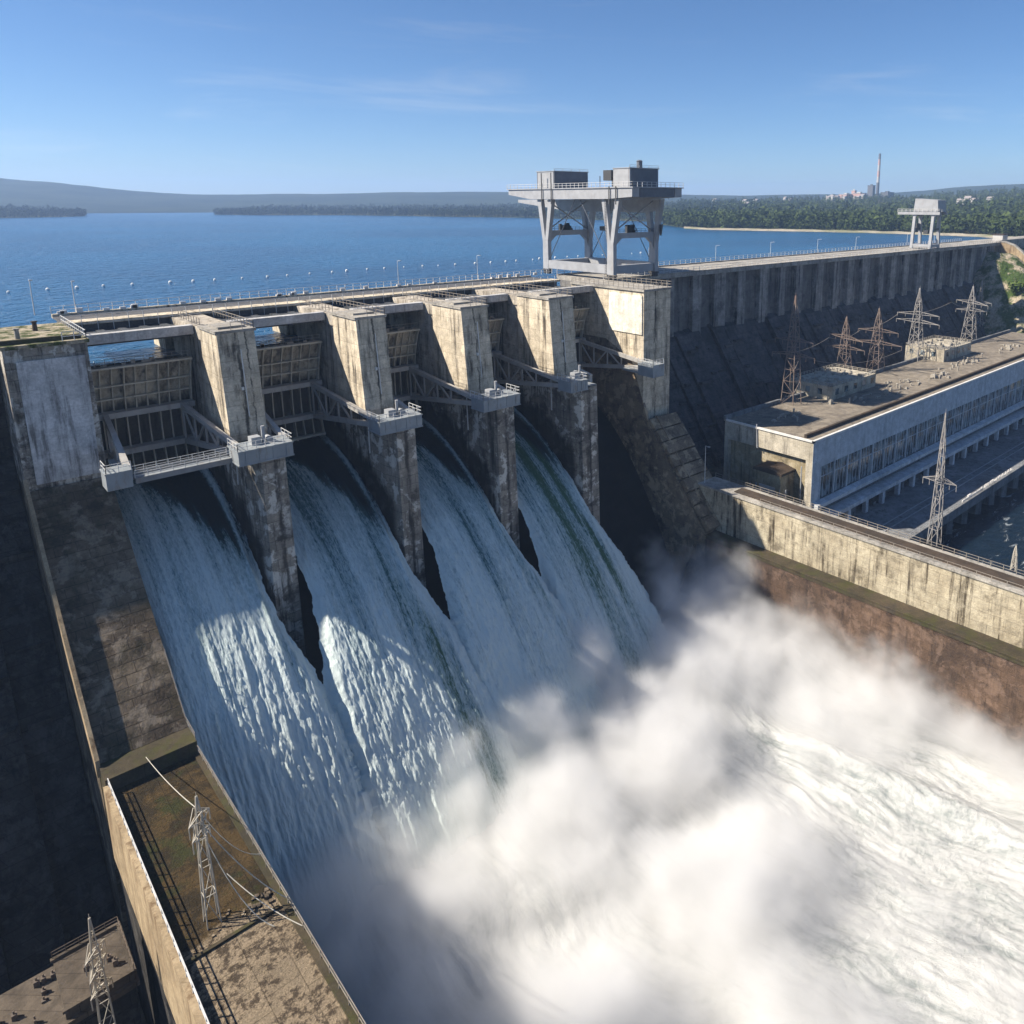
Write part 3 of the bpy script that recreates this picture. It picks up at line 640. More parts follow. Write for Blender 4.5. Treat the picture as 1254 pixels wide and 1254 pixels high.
b.box(196, 209, 73.5, 73.8, -57.4, -56.7); b.build('white_pipe', M['white'], t)
for i in range(20):
    xa = PX0 + 1 + i * 9.3
    b = MB(); b.prism([(xa, 74), (xa + 1.3, 73), (xa + 2.6, 74), (xa + 2.6, 88), (xa, 88)], -76, -58.6, 'z'); b.build('draft_pier', M['ph_low'], t)
b = MB(); b.box(PX0 - 9, PX1, 87.5, 90, -76, -58.6); b.build('draft_back_wall', M['dam_dark'], t)
# shed and details on the end wall
b = MB(); b.box(145.6, 151.3, 96.6, 104., -58, -43.3); sh = b.build('end_annex', M['ph_recess'], t)
b = MB(); b.prism([(96.2, -43.3), (104.4, -43.3), (104.4, -42.7), (100.3, -41.9), (96.2, -42.7)], 145.3, 151.2); b.build('annex_roof', M['kerb'], sh)
b = MB(); b.box(145.5, 145.62, 98, 102.6, -52, -46.5); b.build('annex_door', M['house'], sh)
b = MB()
for i in range(7): b.beam((144.6, 94.6 + i * 1.7, -52.), (145.4, 94.9 + i * 1.7, -46 - random.uniform(0, 2)), .22)
b.beam((145, 94.5, -47.5), (145, 106, -48.2), .2); b.tube((149.8, 107, -33.5), (149.8, 106.6, -39.5), .16, n=6); b.tube((149.6, 93.6, -41), (149.6, 93.6, -50), .14, n=6); b.build('pipework', M['steel'], t)
# roof clutter
for (xa, ya, na, wd) in ((163, 107, 11, 3.), (190, 103, 8, 4.), (214, 102, 17, 6.), (222, 104, 8, 3.), (238, 101, 12, 4.), (262, 103, 22, 8.), (300, 103, 14, 8.)):
    for i in range(na):
        b = MB(); x = xa + random.gauss(0, wd); y = ya + random.gauss(0, 1.9); s = random.uniform(.25, .8); h = random.uniform(.25, 1.1); r = random.random()
        if r < .35: q = (x + random.uniform(-4, 4), y + random.uniform(-1.5, 1.5), PZ + .25); b.beam((x, y, PZ + .25), q, .22); b.box(x - .25, x + .25, y - .25, y + .25, PZ - .05, PZ + .5)
        elif r < .55: b.tube((x, y, PZ - .05), (x, y, PZ + h + .4), .22, n=7); b.tube((x, y, PZ + h + .4), (x, y, PZ + h + .6), .4, .1, n=7)
        else: b.box(x - s, x + s, y - s * .7, y + s * .7, PZ - .05, PZ + h); b.box(x - s * .6, x + s * .8, y - s * .4, y + s * .5, PZ + h - .01, PZ + h + .2)
        b.build('roof_vent', M['roof_kit'], t)
def annex(x0, x1, y0, y1, zt):
    b = MB(); b.box(x0, x1, y0, y1, PZ - 18, zt); a = b.build('roof_annex', M['ph_end'], t)
    b = MB()
    for i in range(5):
        xx = x0 + 2 + i * (x1 - x0 - 5) / 4; b.box(xx, xx + 1.8, y0 - .06, y0 + .1, zt - 2.6, zt - .9)
    for i in range(3): b.box(x0 - .06, x0 + .1, y1 - 3 - i * 4, y1 - 1.6 - i * 4, zt - 2.6, zt - 1)
    b.build('annex_window', M['glass'], a)
    b = MB(); b.rail([(x0, y1, zt), (x0, y0, zt), (x1, y0, zt), (x1, y1, zt), (x0, y1, zt)], .9, 1.6, .12)
    for i in range(40):
        xx = random.uniform(x0 + .6, x1 - 1.5); yy = random.uniform(y0 + .6, y1 - 1.2); b.box(xx, xx + random.uniform(.4, 1.6), yy, yy + random.uniform(.3, 1), zt, zt + random.uniform(.2, .9))
    b.build('annex_roof_plant', M['roof_kit'], a)
annex(186, 211, 108, 122, -30.4); annex(261, 284, 109, 123, -30.2)
# platform behind powerhouse
b = MB(); b.box(137, 420, 116.9, 140, -70, -52.); tag(b.build('transformer_yard', M['ground']), kind='structure')
# ================================================================== WATER
CLAB = ['bluish shaded cascade pouring from the first gate, nearest the left training wall',
        'cascade from the second gate with green translucent streaks low on its right side',
        'pale blue grey cascade from the third gate, its foot lost in white spray',
        'cascade with broad dark green bands from the fourth gate, beside the dry dark bay']
def cascade(k):
    x0, x1 = BAYS[k]; nv, nu = 620, 220; yF = 118.
    s = np.linspace(0, 1, nv)
    yy = 151 - (151 - (86.5, 85.5, 86., 88.)[k]) * (s ** .78)
    zz = -26.1 - .0122 * (150 - np.minimum(yy, 150)) ** 2 * (1, 1., 1.02, 1.12)[k]
    ds = np.hypot(np.diff(yy), np.diff(zz)); v = np.concatenate([[0], np.cumsum(ds)])
    # resample evenly along the fall
    ve = np.linspace(0, v[-1], nv); yy = np.interp(ve, v, yy); zz = np.interp(ve, v, zz); v = ve
    u = np.linspace(-1, 1, nu)[None, :]; V = np.repeat(v[:, None], nu, 1); U = np.repeat(u, nv, 0)
    flare = sstep(37, 60, V) * 3.6 + sstep(48, 80, V) * 1.5
    half = (x1 - x0) / 2; cx = (x0 + x1) / 2
    rag = (fbm(V * .3, np.sign(U) * 7 + 30 * k, 6, 40, .65) - .5) * (.35 + .02 * V + .045 * V * sstep(48, 75, V))
    X = cx + U * (half - .04 + flare) + np.abs(U) ** 6 * rag * np.sign(U) + (1.6 * sstep(35, 80, V) if k in (1, 2, 3) else 0)
    um = X - cx + half
    Y = np.repeat(yy[:, None], nu, 1); Z = np.repeat(zz[:, None], nu, 1)
    # normal to the profile (y,z)
    ty = np.gradient(yy); tz = np.gradient(zz); L = np.hypot(ty, tz); ny = -(-tz / L); nz = -ty / L
    ny, nz = tz / L, -ty / L
    ny = np.where(nz < 0, -ny, ny); nz = np.abs(nz)
    g = sstep(4, 70, V)
    rid = np.abs(fbm(um * .9 + fbm(V * .03, um * .2, 2, 60) * 1.5, V * .022 + 10 * k, 4, 50 + k) - .5) * 2
    lump = fbm(um * .55, V * .17 + 5 * k, 5, 70 + k, .6) - .5
    fine = fbm(um * 2.2, V * .6, 3, 80 + k, .6) - .5
    edge = np.exp(-((1 - np.abs(U)) * half / .75) ** 2)
    disp = (.10 + .27 * g) * (rid - .35) + (.05 + .55 * g ** 1.3) * lump + (.08 + .32 * g) * fine + .55 * (1 - U ** 2) * sstep(2, 20, V) + edge * (.9 - 1.3 * g) * (V > 3)
    disp -= sstep(.8, 1., np.abs(U)) * g * 1.6
    # the crossing shock wave that curls off the right pier
    d = np.abs(um - ((x1 - x0) - .3 - V * .028)); disp += np.exp(-(d / .5) ** 2) * .45 * sstep(0, 12, V) * (1 - sstep(35, 70, V))
    P = np.stack([X, Y + disp * ny[:, None], Z + disp * nz[:, None]], -1)
    air = sstep(.7, 1., np.abs(U) + .12 * (fbm(V * .1, U * 3, 3, 90) - .5)) * .42 + sstep(45, 90, V) * .22
    glassy = 1 - sstep(-3, 7, V - 1.5 - 27 * sstep(-.55, .95, U) + 9 * (fbm(um * .9, V * .05, 3, 33 + k) - .5))
    glassy *= 1 - .75 * np.exp(-(d / .45) ** 2)
    if k == 0: air += .12 + .1 * sstep(40, 90, V)
    gu = U + .22 * (fbm(V * .045, U * 2, 4, 95 + k) - .5)
    if k == 1: green = np.exp(-((gu - .48) / .16) ** 2) * sstep(30, 62, V) * 1.1
    elif k == 3: green = (np.exp(-((gu + .05) / .2) ** 2) + np.exp(-((gu - .42) / .12) ** 2)) * sstep(12, 30, V)
    elif k == 2: green = np.exp(-((gu - .7) / .12) ** 2) * sstep(15, 50, V) * .4
    else: green = np.exp(-((gu - .75) / .12) ** 2) * sstep(12, 40, V) * .6
    green = np.clip(green * (.3 + 1.4 * fbm(um * .7, V * .045, 4, 99)), 0, .85)
    ob = grid_mesh('cascade', P, M['cascade'], None, np.stack([um, V, np.full_like(V, 13.7 * k)], -1), {'air': air, 'green': green, 'glassy': glassy})
    tag(ob, CLAB[k], 'cascade', 'cascades through the open gates')
for k in range(4): cascade(k)

# stilling basin, white with foam
nx, ny_ = 420, 560
gx = np.linspace(20.6, 127.4, nx)[None, :]; gy = np.linspace(-60, 112, ny_)[:, None]
X = np.repeat(gx, ny_, 0); Y = np.repeat(gy, nx, 1)
bend = 10 * np.sin((Y - 20) * .028) + 6 * (fbm(X * .02, Y * .02, 3, 5) - .5)
fx = X + bend + (fbm(X * .05, Y * .05, 3, 6) - .5) * 8; fy = Y + (fbm(X * .04, Y * .04, 3, 7) - .5) * 14
boil = sstep(30, 92, Y)
H = (fbm(fx * .10, fy * .035, 5, 110, .55) - .45) * (1.8 + 4.2 * boil) + (fbm(fx * .35, fy * .10, 5, 120, .6) - .5) * (1.1 + 1.6 * boil) + (fbm(fx * 1.1, fy * .4, 3, 130) - .5) * .6
H += 5.5 * np.exp(-((Y - 84) / 15) ** 2) * (.4 + fbm(X * .06, Y * .06, 3, 140)) * sstep(22, 34, X) + 3.0 * sstep(96, 127, X) * sstep(20, 60, Y) + 2.2 * sstep(75, 125, X)
H *= .75
H += 2. * np.exp(-((X - 110 + (Y - 40) * .15) / 3.) ** 2) * (1 - sstep(55, 80, Y))
P = np.stack([X, Y, POOL_Z + H], -1)
tag(grid_mesh('basin_water', P, M['foam'], None, np.stack([fx, fy, np.zeros_like(X)], -1)), kind='structure')

# reservoir and tailrace
def sheet(name, x0, x1, y0, y1, z, mat):
    b = MB(); b.add([(x0, y0, z), (x1, y0, z), (x1, y1, z), (x0, y1, z)], [(0, 1, 2, 3)]); return tag(b.build(name, mat), kind='structure')
sheet('reservoir_water', -3000, 6000, 152.5, 6000, LAKE_Z, M['lake'])
sheet('tailrace_water', 131.5, 700, -300, 90, TAIL_Z, M['tail'])
sheet('ground', -3000, 6000, -3000, 6000, -95, M['ground'])
sheet('left_bank_ground', -600, 10.1, -400, 120, -78, M['ground'])

# ---- spray
def mist(name, lo, hi, res, blobs, thr, gain, dens, nscale, namp, seed, label=None):
    vd = bpy.data.volumes.new(name); ob = bpy.data.objects.new(name, vd); COL.objects.link(ob)
    vd.render.space = 'WORLD'; vd.render.step_size = 1.6
    ng = bpy.data.node_groups.new(name, 'GeometryNodeTree')
    ng.interface.new_socket('Geometry', in_out='INPUT', socket_type='NodeSocketGeometry'); ng.interface.new_socket('Geometry', in_out='OUTPUT', socket_type='NodeSocketGeometry')
    N = ng.nodes; Lk = ng.links.new
    o = N.new('NodeGroupOutput'); N.new('NodeGroupInput'); vc = N.new('GeometryNodeVolumeCube'); pos = N.new('GeometryNodeInputPosition').outputs[0]
    vc.inputs['Min'].default_value = lo; vc.inputs['Max'].default_value = hi
    for i, r in enumerate(res): vc.inputs[('Resolution X', 'Resolution Y', 'Resolution Z')[i]].default_value = r
    def mt(op, a, b, clamp=False):
        nd = N.new('ShaderNodeMath'); nd.operation = op; nd.use_clamp = clamp
        for i, q in enumerate((a, b)):
            if hasattr(q, 'links'): Lk(q, nd.inputs[i])
            else: nd.inputs[i].default_value = q
        return nd.outputs[0]
    def vm(op, a, b):
        nd = N.new('ShaderNodeVectorMath'); nd.operation = op
        for i, q in enumerate((a, b)):
            if hasattr(q, 'links'): Lk(q, nd.inputs[i])
            else: nd.inputs[i].default_value = q
        return nd.outputs['Value'] if op == 'LENGTH' else nd.outputs[0]
    def nz(v, sc, det, rough=.6, dist=0., color=False):
        nd = N.new('ShaderNodeTexNoise'); Lk(v, nd.inputs['Vector']); nd.inputs['Scale'].default_value = sc; nd.inputs['Detail'].default_value = det
        nd.inputs['Roughness'].default_value = rough; nd.inputs['Distortion'].default_value = dist; return nd.outputs['Color' if color else 0]
    p0 = vm('ADD', pos, (seed * 31.7, seed * 11.1, 0))
    warp = vm('MULTIPLY', vm('SUBTRACT', nz(p0, .035, 3, color=True), (.5, .5, .5)), (22, 22, 14))
    pw = vm('ADD', pos, warp); acc = None
    for (c, r, a) in blobs:
        d = vm('LENGTH', vm('DIVIDE', vm('SUBTRACT', pw, c), r), (0, 0, 0))
        q = mt('MULTIPLY', mt('MAXIMUM', mt('SUBTRACT', 1., d), 0.), a); acc = q if acc is None else mt('MAXIMUM', acc, q)
    pn = vm('ADD', p0, vm('MULTIPLY', vm('SUBTRACT', nz(p0, .09, 3, color=True), (.5, .5, .5)), (7, 7, 7)))
    n1 = nz(pn, nscale, 9, .70)
    edge = mt('SUBTRACT', 1., mt('MULTIPLY', acc, .45), True)
    dd = mt('ADD', mt('MULTIPLY', acc, 1.35), mt('MULTIPLY', mt('MULTIPLY', mt('SUBTRACT', n1, .5), namp), edge))
    dd = mt('ADD', dd, mt('MULTIPLY', mt('MULTIPLY', mt('SUBTRACT', nz(pn, .24, 6, .7), .5), .75), edge))
    dd = mt('MULTIPLY', mt('SUBTRACT', dd, thr), gain, True)
    dd = mt('MULTIPLY', mt('POWER', dd, 1.6), mt('GREATER_THAN', acc, .002))
    Lk(mt('MULTIPLY', dd, dens), vc.inputs['Density']); 
    tm = bpy.data.materials.new(name + '_droplets'); tm.use_nodes = True; tt = tm.node_tree; tt.nodes.clear()
    om = tt.nodes.new('ShaderNodeOutputMaterial'); pv = tt.nodes.new('ShaderNodeVolumePrincipled')
    pv.inputs['Color'].default_value = (.972, .97, .965, 1); pv.inputs['Density'].default_value = 1.; pv.inputs['Anisotropy'].default_value = .15
    tt.links.new(pv.outputs[0], om.inputs['Volume'])
    sm = N.new('GeometryNodeSetMaterial'); sm.inputs['Material'].default_value = tm
    Lk(vc.outputs[0], sm.inputs[0]); Lk(sm.outputs[0], o.inputs[0]); vd.materials.append(tm)
    md = ob.modifiers.new('spray', 'NODES'); md.node_group = ng
    return tag(ob, label, None, None, 'stuff')
blobs = [((123, 36, -71), (9, 52, 10), .66), ((126, 70, -66), (6, 30, 11), .55), ((106.5, 101, -60), (5, 9, 10), .6), ((82, 96, -62), (9, 8, 9), .7), ((72, 66, -79), (70, 62, 12), .62), ((34, 88, -72), (14, 12, 13), .85), ((54, 96, -68), (10, 8, 9), .6), ((114, 104, -60), (9, 9, 13), .5), ((119, 66, -72), (13, 40, 15), .72), ((122, 96, -62), (9, 13, 14), .62), ((70, 92, -72), (16, 10, 13), .9), ((50, 92, -74), (14, 10, 12), .85), ((32, 90, -76), (12, 12, 12), .8), ((92, 40, -78), (22, 20, 9), .5), ((28, 46, -76), (14, 24, 13), .8), ((108, 86, -74), (26, 24, 20), 1.2), ((117, 97, -68), (13, 15, 17), .9), ((88, 80, -76), (26, 20, 17), 1.2), ((62, 78, -77), (24, 19, 15), 1.15),
         ((40, 82, -77), (19, 16, 13), 1.0), ((75, 56, -78), (34, 24, 15), .95), ((46, 58, -78), (26, 22, 14), .9), ((30, 64, -76), (13, 26, 12), .75),
         ((112, 62, -74), (17, 26, 13), .8), ((98, 92, -68), (14, 10, 12), .8), ((84, 94, -68), (6, 8, 9), .8), ((118, 40, -75), (12, 24, 8), .5), ((60, 36, -78), (26, 22, 12), .8)]
mist('spray_mist', (16, 2, -84), (131, 118, -42), (172, 174, 63), blobs, .15, 1.7, .28, .075, 1.7, 1)

# ================================================================== CRANES
def gantry():
    t = thing('gantry_crane', 'large white double gantry crane with two machine houses, standing on the dam crest', 'gantry crane', (147.5, 160, 0))
    Xs = (137.2, 153.); Ya, Yb = 145.6, 172.5
    def leg(x, y, spread):
        b = MB(); w = .62
        yn = y
        for s in (-1, 1):       # two boxes that join half way down: a slender Y
            ytop = y + s * 2.5 * spread; ymid = y + s * .55
            b.hexa([(x - w, ymid - .62, 9.5), (x + w, ymid - .62, 9.5), (x + w, ymid + .62, 9.5), (x - w, ymid + .62, 9.5),
                    (x - w, ytop - .8, 20.9), (x + w, ytop - .8, 20.9), (x + w, ytop + .8, 20.9), (x - w, ytop + .8, 20.9)])
        b.hexa([(x - w + .02, y - 1.2, 1.5), (x + w - .02, y - 1.2, 1.5), (x + w - .02, y + 1.2, 1.5), (x - w + .02, y + 1.2, 1.5), (x - w + .02, y - 1.15, 9.52), (x + w - .02, y - 1.15, 9.52), (x + w - .02, y + 1.15, 9.52), (x - w + .02, y + 1.15, 9.52)])
        l = b.build('leg', M['crane'], t)
        b = MB()
        for s in (-1, 1): b.tube((x - .4, y + s * .8, .55), (x + .4, y + s * .8, .55), .5, n=10)
        b.box(x - .5, x + .5, y - 1.5, y + 1.5, .9, 1.52); b.build('wheel_bogie', M['dark_steel'], l)
    for x in Xs:
        for y in (Ya, Yb): leg(x, y, 1.)
        b = MB(); b.box(x - .55, x + .55, Ya + 1.2, Yb - 1.2, 1.7, 4.0); b.build('sill_beam', M['crane'], t)
    for y in (Ya, Yb):
        b = MB(); b.box(Xs[0] + .7, Xs[1] - .7, y - .6, y + .6, 1.7, 3.8); b.box(Xs[0] + .7, Xs[1] - .7, y - .55, y + .55, 10.8, 12.2)
        b.prism([(Xs[0] + .7, 10.82), (Xs[0] + .7, 7.5), (Xs[0] + 1.3, 9.3), (Xs[0] + 3.2, 10.82)], y - .5, y + .5, 'y'); b.prism([(Xs[1] - .7, 10.82), (Xs[1] - .7, 7.5), (Xs[1] - 1.3, 9.3), (Xs[1] - 3.2, 10.82)], y - .5, y + .5, 'y')
        b.build('cross_tie', M['crane'], t)
        b = MB()
        for i in range(12):
            x = random.gauss(144.5, 1.6); b.box(x - .35, x + .35, y - .4, y + .4, 12.2, 12.2 + random.uniform(.3, 2.2))
        b.rail([(Xs[0] + .8, y - .5, 12.2), (Xs[1] - .8, y - .5, 12.2)], 1, 1.6, .08); b.build('tie_walkway', M['dark_steel'], t)
    for x in Xs:
        b = MB(); x0, x1 = x - 1.3, x + 1.3
        prof = [(136.9, 21.4), (136.9, 23.6), (188.5, 23.6), (188.5, 22.2), (178, 20.9), (146, 20.9)]
        b.prism(prof, x0, x1); b.build('main_girder', M['crane'], t)
    b = MB(); b.box(138.52, 151.2, 136.7, 138.6, 21.3, 23.55); b.box(138.5, 151.7, 186.6, 188.3, 22.2, 23.5); b.box(138.45, 151.75, 150, 180, 22.8, 23.4); b.build('end_girder', M['crane_grey'], t)
    b = MB(); b.box(135.6, 154.6, 136.4, 189, 23.6, 23.85); b.build('deck_plate', M['crane'], t)
    b = MB(); b.prism([(143, 20.85), (143, 17.9), (150, 17.3), (181, 17.5), (206, 20.0), (206, 20.88)], 152.2, 153.9); b.build('runway_truss', M['crane'], t)
    b = MB(); b.rail([(135.8, 189, 23.85), (135.8, 136.6, 23.85), (154.5, 136.6, 23.85)], 1.2, 1.7, .1); b.build('deck_railing', M['railing'], t)
    for (x0, x1, y0, y1) in ((137., 149.4, 168.5, 176.2), (137.1, 147.5, 139., 144.9)):
        zt = 28.4; b = MB(); b.box(x0, x1, y0, y1, 23.86, zt); h = b.build('machine_house', M['crane_grey'] if y0 > 150 else M['crane'], t)
        b = MB(); b.box(x0 - .2, x1 + .2, y0 - .2, y1 + .2, zt, zt + .18); b.rail([(x0, y0, zt), (x1, y0, zt)], .8, 3, .08); b.build('house_roof', M['crane'], h)
        b = MB(); b.box(x0 - .05, x0 + .1, y0 + .4, y1 - .4, 23.9, zt - .05); b.build('side_cladding', M['crane'], h)
        b = MB(); b.box(x0 + .6, x1 - .4, y0 - .07, y0 + .1, 24, zt - .1); b.build('front_cladding', M['crane_grey'], h)
    b = MB(); b.tube((142.6, 141, 28.5), (142.6, 141, 30.3), .75, .75, 10); b.tube((142.6, 141, 30.3), (142.6, 141, 30.6), .9, .4, 10); b.build('vent_stack', M['crane_grey'], t)
    b = MB(); b.box(138.5, 142, 147.2, 150.2, 25.6, 28.2); b.box(138.8, 141.7, 145.6, 147.3, 24, 25.7); b.tube((139, 152, 23.9), (139, 152, 26.8), .12); b.build('winch_cab', M['dark_steel'], t)
    for x in Xs:
        b = MB(); b.tube((x, Ya + 1, 4.1), (x, 158, 20.8), .12, n=5); b.tube((x, Yb - 1, 4.1), (x, 160, 20.8), .12, n=5); b.build('tie_rod', M['crane_grey'], t)
    for y in (Ya, Yb):
        b = MB(); b.beam((Xs[0] + .5, y, 12.4), (Xs[1] - .5, y, 20.5), .28); b.beam((Xs[1] - .5, y, 12.4), (Xs[0] + .5, y, 20.5), .28); b.build('diagonal_brace', M['crane'], t)
    b = MB()
    for o in (-.25, .25): b.tube((Xs[0] - .75, Ya + 1.6 + o, 1.5), (Xs[0] - .75, Ya + 1.6 + o, 23.8), .05, n=4)
    for q in range(32): b.beam((Xs[0] - .75, Ya + 1.35, 1.8 + q * .69), (Xs[0] - .75, Ya + 1.85, 1.8 + q * .69), .06)
    b.build('ladder', M['dark_steel'], t)
    b = MB(); b.box(140, 152, 152, 164, 22.9, 23.55); b.tube((146, 157, 22.9), (146, 157, 13.4), .09, n=5); b.tube((147.4, 157, 22.9), (147.4, 157, 13.4), .09, n=5); b.box(144.6, 148.6, 155.6, 158.4, 12.4, 13.6); b.build('hoist_tackle', M['dark_steel'], t)
    for y in (168.2, 172.4, 144.9, 142.4): b = MB(); b.box(135.48, 135.62, y - .16, y + .16, 19.5, 24 if y < 150 else 28); b.build('cable_duct', M['dark_steel'], t)
    b = MB(); b.tube((153.6, 143.6, 17.9), (153.6, 143.6, 14.2), .05, n=4); b.prism([(153., 14.2), (154.2, 14.2), (153.9, 12.6), (153.6, 11.2), (153.3, 12.6)], 143.3, 143.9, 'y'); b.build('hook_block', M['dark_steel'], t)
gantry()

def small_gantry():
    t = thing('gantry_crane', 'small pale gantry crane with one boxy cab, farther along the dam crest', 'gantry crane', (334, 153, 0))
    x0, x1, y0, y1 = 330, 338, 148.2, 156.5
    for x in (x0, x1):
        for y in (y0, y1):
            b = MB(); xi = x + (1.2 if x == x0 else -1.2); b.hexa([(x - .6, y - .6, .3), (x + .6, y - .6, .3), (x + .6, y + .6, .3), (x - .6, y + .6, .3), (xi - .6, y - .6, 14.2), (xi + .6, y - .6, 14.2), (xi + .6, y + .6, 14.2), (xi - .6, y + .6, 14.2)]); b.build('leg', M['crane'], t)
    b = MB(); b.box(x0 - .3, x1 + .3, y0 - .45, y0 + .45, .8, 2.); b.box(x0 - .3, x1 + .3, y1 - .45, y1 + .45, .8, 2.); b.box(x0 - .4, x0 + .4, y0, y1, .9, 2.1); b.build('sill_beam', M['crane'], t)
    b = MB(); b.box(x0 + .6, x1 - .6, y0 - 1.2, y0 + 1, 14.1, 16); b.box(x0 + .6, x1 - .6, y1 - 1, y1 + 1, 14.1, 16); b.box(x0, x0 + 1.6, 145, 164, 14.8, 16.02); b.box(x1 - 1.6, x1, 145, 160, 14.8, 16.02); b.build('main_girder', M['crane'], t)
    b = MB(); b.rail([(x0, 164, 16), (x0, 145, 16), (x1, 145, 16)], 1.2, 2, .14); b.build('deck_railing', M['railing'], t)
    b = MB(); b.hexa([(x0 + .5, 146, 16.03), (x1 + .6, 146, 16.03), (x1 + .6, 157, 16.03), (x0 + .5, 157, 16.03), (x0 + .5, 146.5, 21), (x1 + .6, 146.5, 21), (x1 + .6, 156.5, 21.7), (x0 + .5, 156.5, 21.7)]); b.build('machine_house', M['crane'], t)
    b = MB(); b.box(x0 + 1, x1 - 1, y1 - .4, y1 + .4, 8, 9); b.box(x0 + 3, x0 + 5, y1 - .8, y1 + .8, 9, 11); b.tube((334, 152, 14.7), (334, 152, 8), .12, n=5); b.box(333, 335, 151, 153, 6.4, 8); b.box(x0 + .6, x1 - .6, y0 - .35, y0 + .35, 8.2, 9); b.build('hoist_tackle', M['dark_steel'], t)
small_gantry()

# ================================================================== LATTICE TOWERS
def pylon(lab, base, h, w0, w1, arms, mat, th=.2, lean=0., grp='lattice towers around the powerhouse'):
    x, y, z = base; t = thing('lattice_tower', lab, 'lattice tower', (x, y, z), grp)
    hb = h * .97; n = max(5, int(h / 2.6)); zs = [hb * (1 - (1 - i / n) ** 1.25) for i in range(n + 1)]
    def c(i, q):
        f = zs[i] / hb; w = w0 + (w1 - w0) * min(1, f * 1.25) if f < .8 else w1 * max(.15, (1 - f) / .2)
        sx, sy = ((-1, -1), (1, -1), (1, 1), (-1, 1))[q % 4]; return Vector((x + sx * w + lean * zs[i], y + sy * w, z + zs[i]))
    for q in range(4):
        b = MB()
        for i in range(n): b.beam(c(i, q), c(i + 1, q), th)
        b.build('leg', mat, t)
    b = MB()
    for i in range(n):
        for q in range(4):
            if (i + q) % 2: b.beam(c(i, q), c(i + 1, q + 1), th * .65)
            else: b.beam(c(i, q + 1), c(i + 1, q), th * .65)
            if i: b.beam(c(i, q), c(i, q + 1), th * .6)
    b.tube((x + lean * hb, y, z + hb - 1.5), (x + lean * h, y, z + h), th * .5, th * .25, 5)
    b.build('lattice', mat, t)
    for (f, L, dirx) in arms:
        b = MB(); zz = z + h * f; d = Vector((dirx, 1 - abs(dirx), 0)).normalized(); xc = x + lean * h * f
        for s in (-1, 1):
            tip = Vector((xc, y, zz + .1)) + d * (s * L)
            for o in (-.55, .55):
                oo = Vector((d.y, -d.x, 0)) * o; b.beam(Vector((xc, y, zz)) + oo, tip, th * .8); b.beam(Vector((xc, y, zz + 1.1)) + oo, tip, th * .6)
            for m in (.35, .65): b.beam(Vector((xc, y, zz)) + d * (s * L * m), Vector((xc, y, zz + 1.1 * (1 - m))) + d * (s * L * m), th * .5)
            a = b; b.tube(tip, tip - Vector((0, 0, 1.3)), th * .55, th * .55, 5); b.tube(tip.lerp(Vector((xc, y, zz)), .4), tip.lerp(Vector((xc, y, zz)), .4) - Vector((0, 0, 1.2)), th * .5, th * .5, 5)
        b.build('crossarm', mat, t)
    return t
pylon('tall rusty lattice tower with two crossarms, nearest the open end of the powerhouse roof', (175.6, 114.3, -34.5), 31, 2.0, .75, ((.44, 6.8, 0), (.57, 6.0, 0)), M['pylon_rust'], .17)
pylon('short rusty lattice tower with wide crossarms, behind the first roof annex', (222, 125, -34.5), 19, 1.9, .7, ((.60, 8.5, .3), (.42, 7., 0)), M['pylon_rust'], .16)
pylon('brown lattice tower with two crossarms, standing between the two roof annexes', (231, 118.6, -34.5), 21.6, 2.2, .75, ((.62, 7, 0), (.43, 8.5, 0)), M['pylon_rust'], .17)
pylon('grey lattice tower in front of the dam slope, just left of the second roof annex', (257, 117.6, -34.5), 26.4, 2.3, .75, ((.62, 7.5, 0), (.52, 9, .2)), M['pylon'], .19)
pylon('grey lattice tower in front of the grassy bank, behind the second roof annex', (308, 119.5, -34.5), 23, 2.3, .8, ((.68, 10, .4), (.55, 6, 0)), M['pylon'], .2)
pylon('farthest thin grey lattice tower, on the grassy bank below the wing wall', (352, 133, -34.5), 21, 1.6, .5, ((.5, 5, 0),), M['pylon'], .19)
pylon('slender lattice mast standing on the right training wall in front of the powerhouse windows', (138.6, 56.6, -44.5), 27., .95, .32, ((.47, 3.2, 0), (.50, 2.6, .9)), M['pylon'], .13, .0)
pylon('tiny pale frame post on the right training wall beside the tailrace', (138.4, 42, -44.5), 4.8, .42, .22, (), M['pylon_pale'], .13)
def wire(lab, pts, sag, r, grp):
    b = MB(); P = [Vector(p) for p in pts]
    for a, c in zip(P[:-1], P[1:]):
        q = [a.lerp(c, i / 14) - Vector((0, 0, sag * 4 * (i / 14) * (1 - i / 14))) for i in range(15)]
        for u, v in zip(q[:-1], q[1:]): b.beam(u, v, r * 2)
    return tag(b.build('power_line', M['rail_dark']), lab, 'power line', grp)
GW = 'power lines between the lattice towers'
wire('power line sagging between the first two rusty towers behind the powerhouse roof', [(175.6, 120.8, -21.3), (222, 131, -23.6), (231, 125, -21.5)], 1.6, .045, GW)
wire('nearer power line sagging between the rusty towers above the powerhouse roof', [(175.6, 107.8, -21.3), (231, 110.4, -26.4)], 2.2, .045, GW)
wire('power line between the brown tower and the first grey tower', [(231, 125.2, -21.5), (257, 124.8, -18.6)], 1.2, .05, GW)
wire('power line between the two grey towers above the second roof annex', [(257, 125, -18.6), (308, 127.5, -19.2), (352, 136, -24.4)], 1.6, .055, GW)
tw = pylon('pale lattice mast with drooping cables, standing on the left training wall', (14.4, 73.4, -50), 14.9, .62, .3, ((.80, 1.3, .6), (.68, 1.1, .6)), M['pylon_pale'], .1)
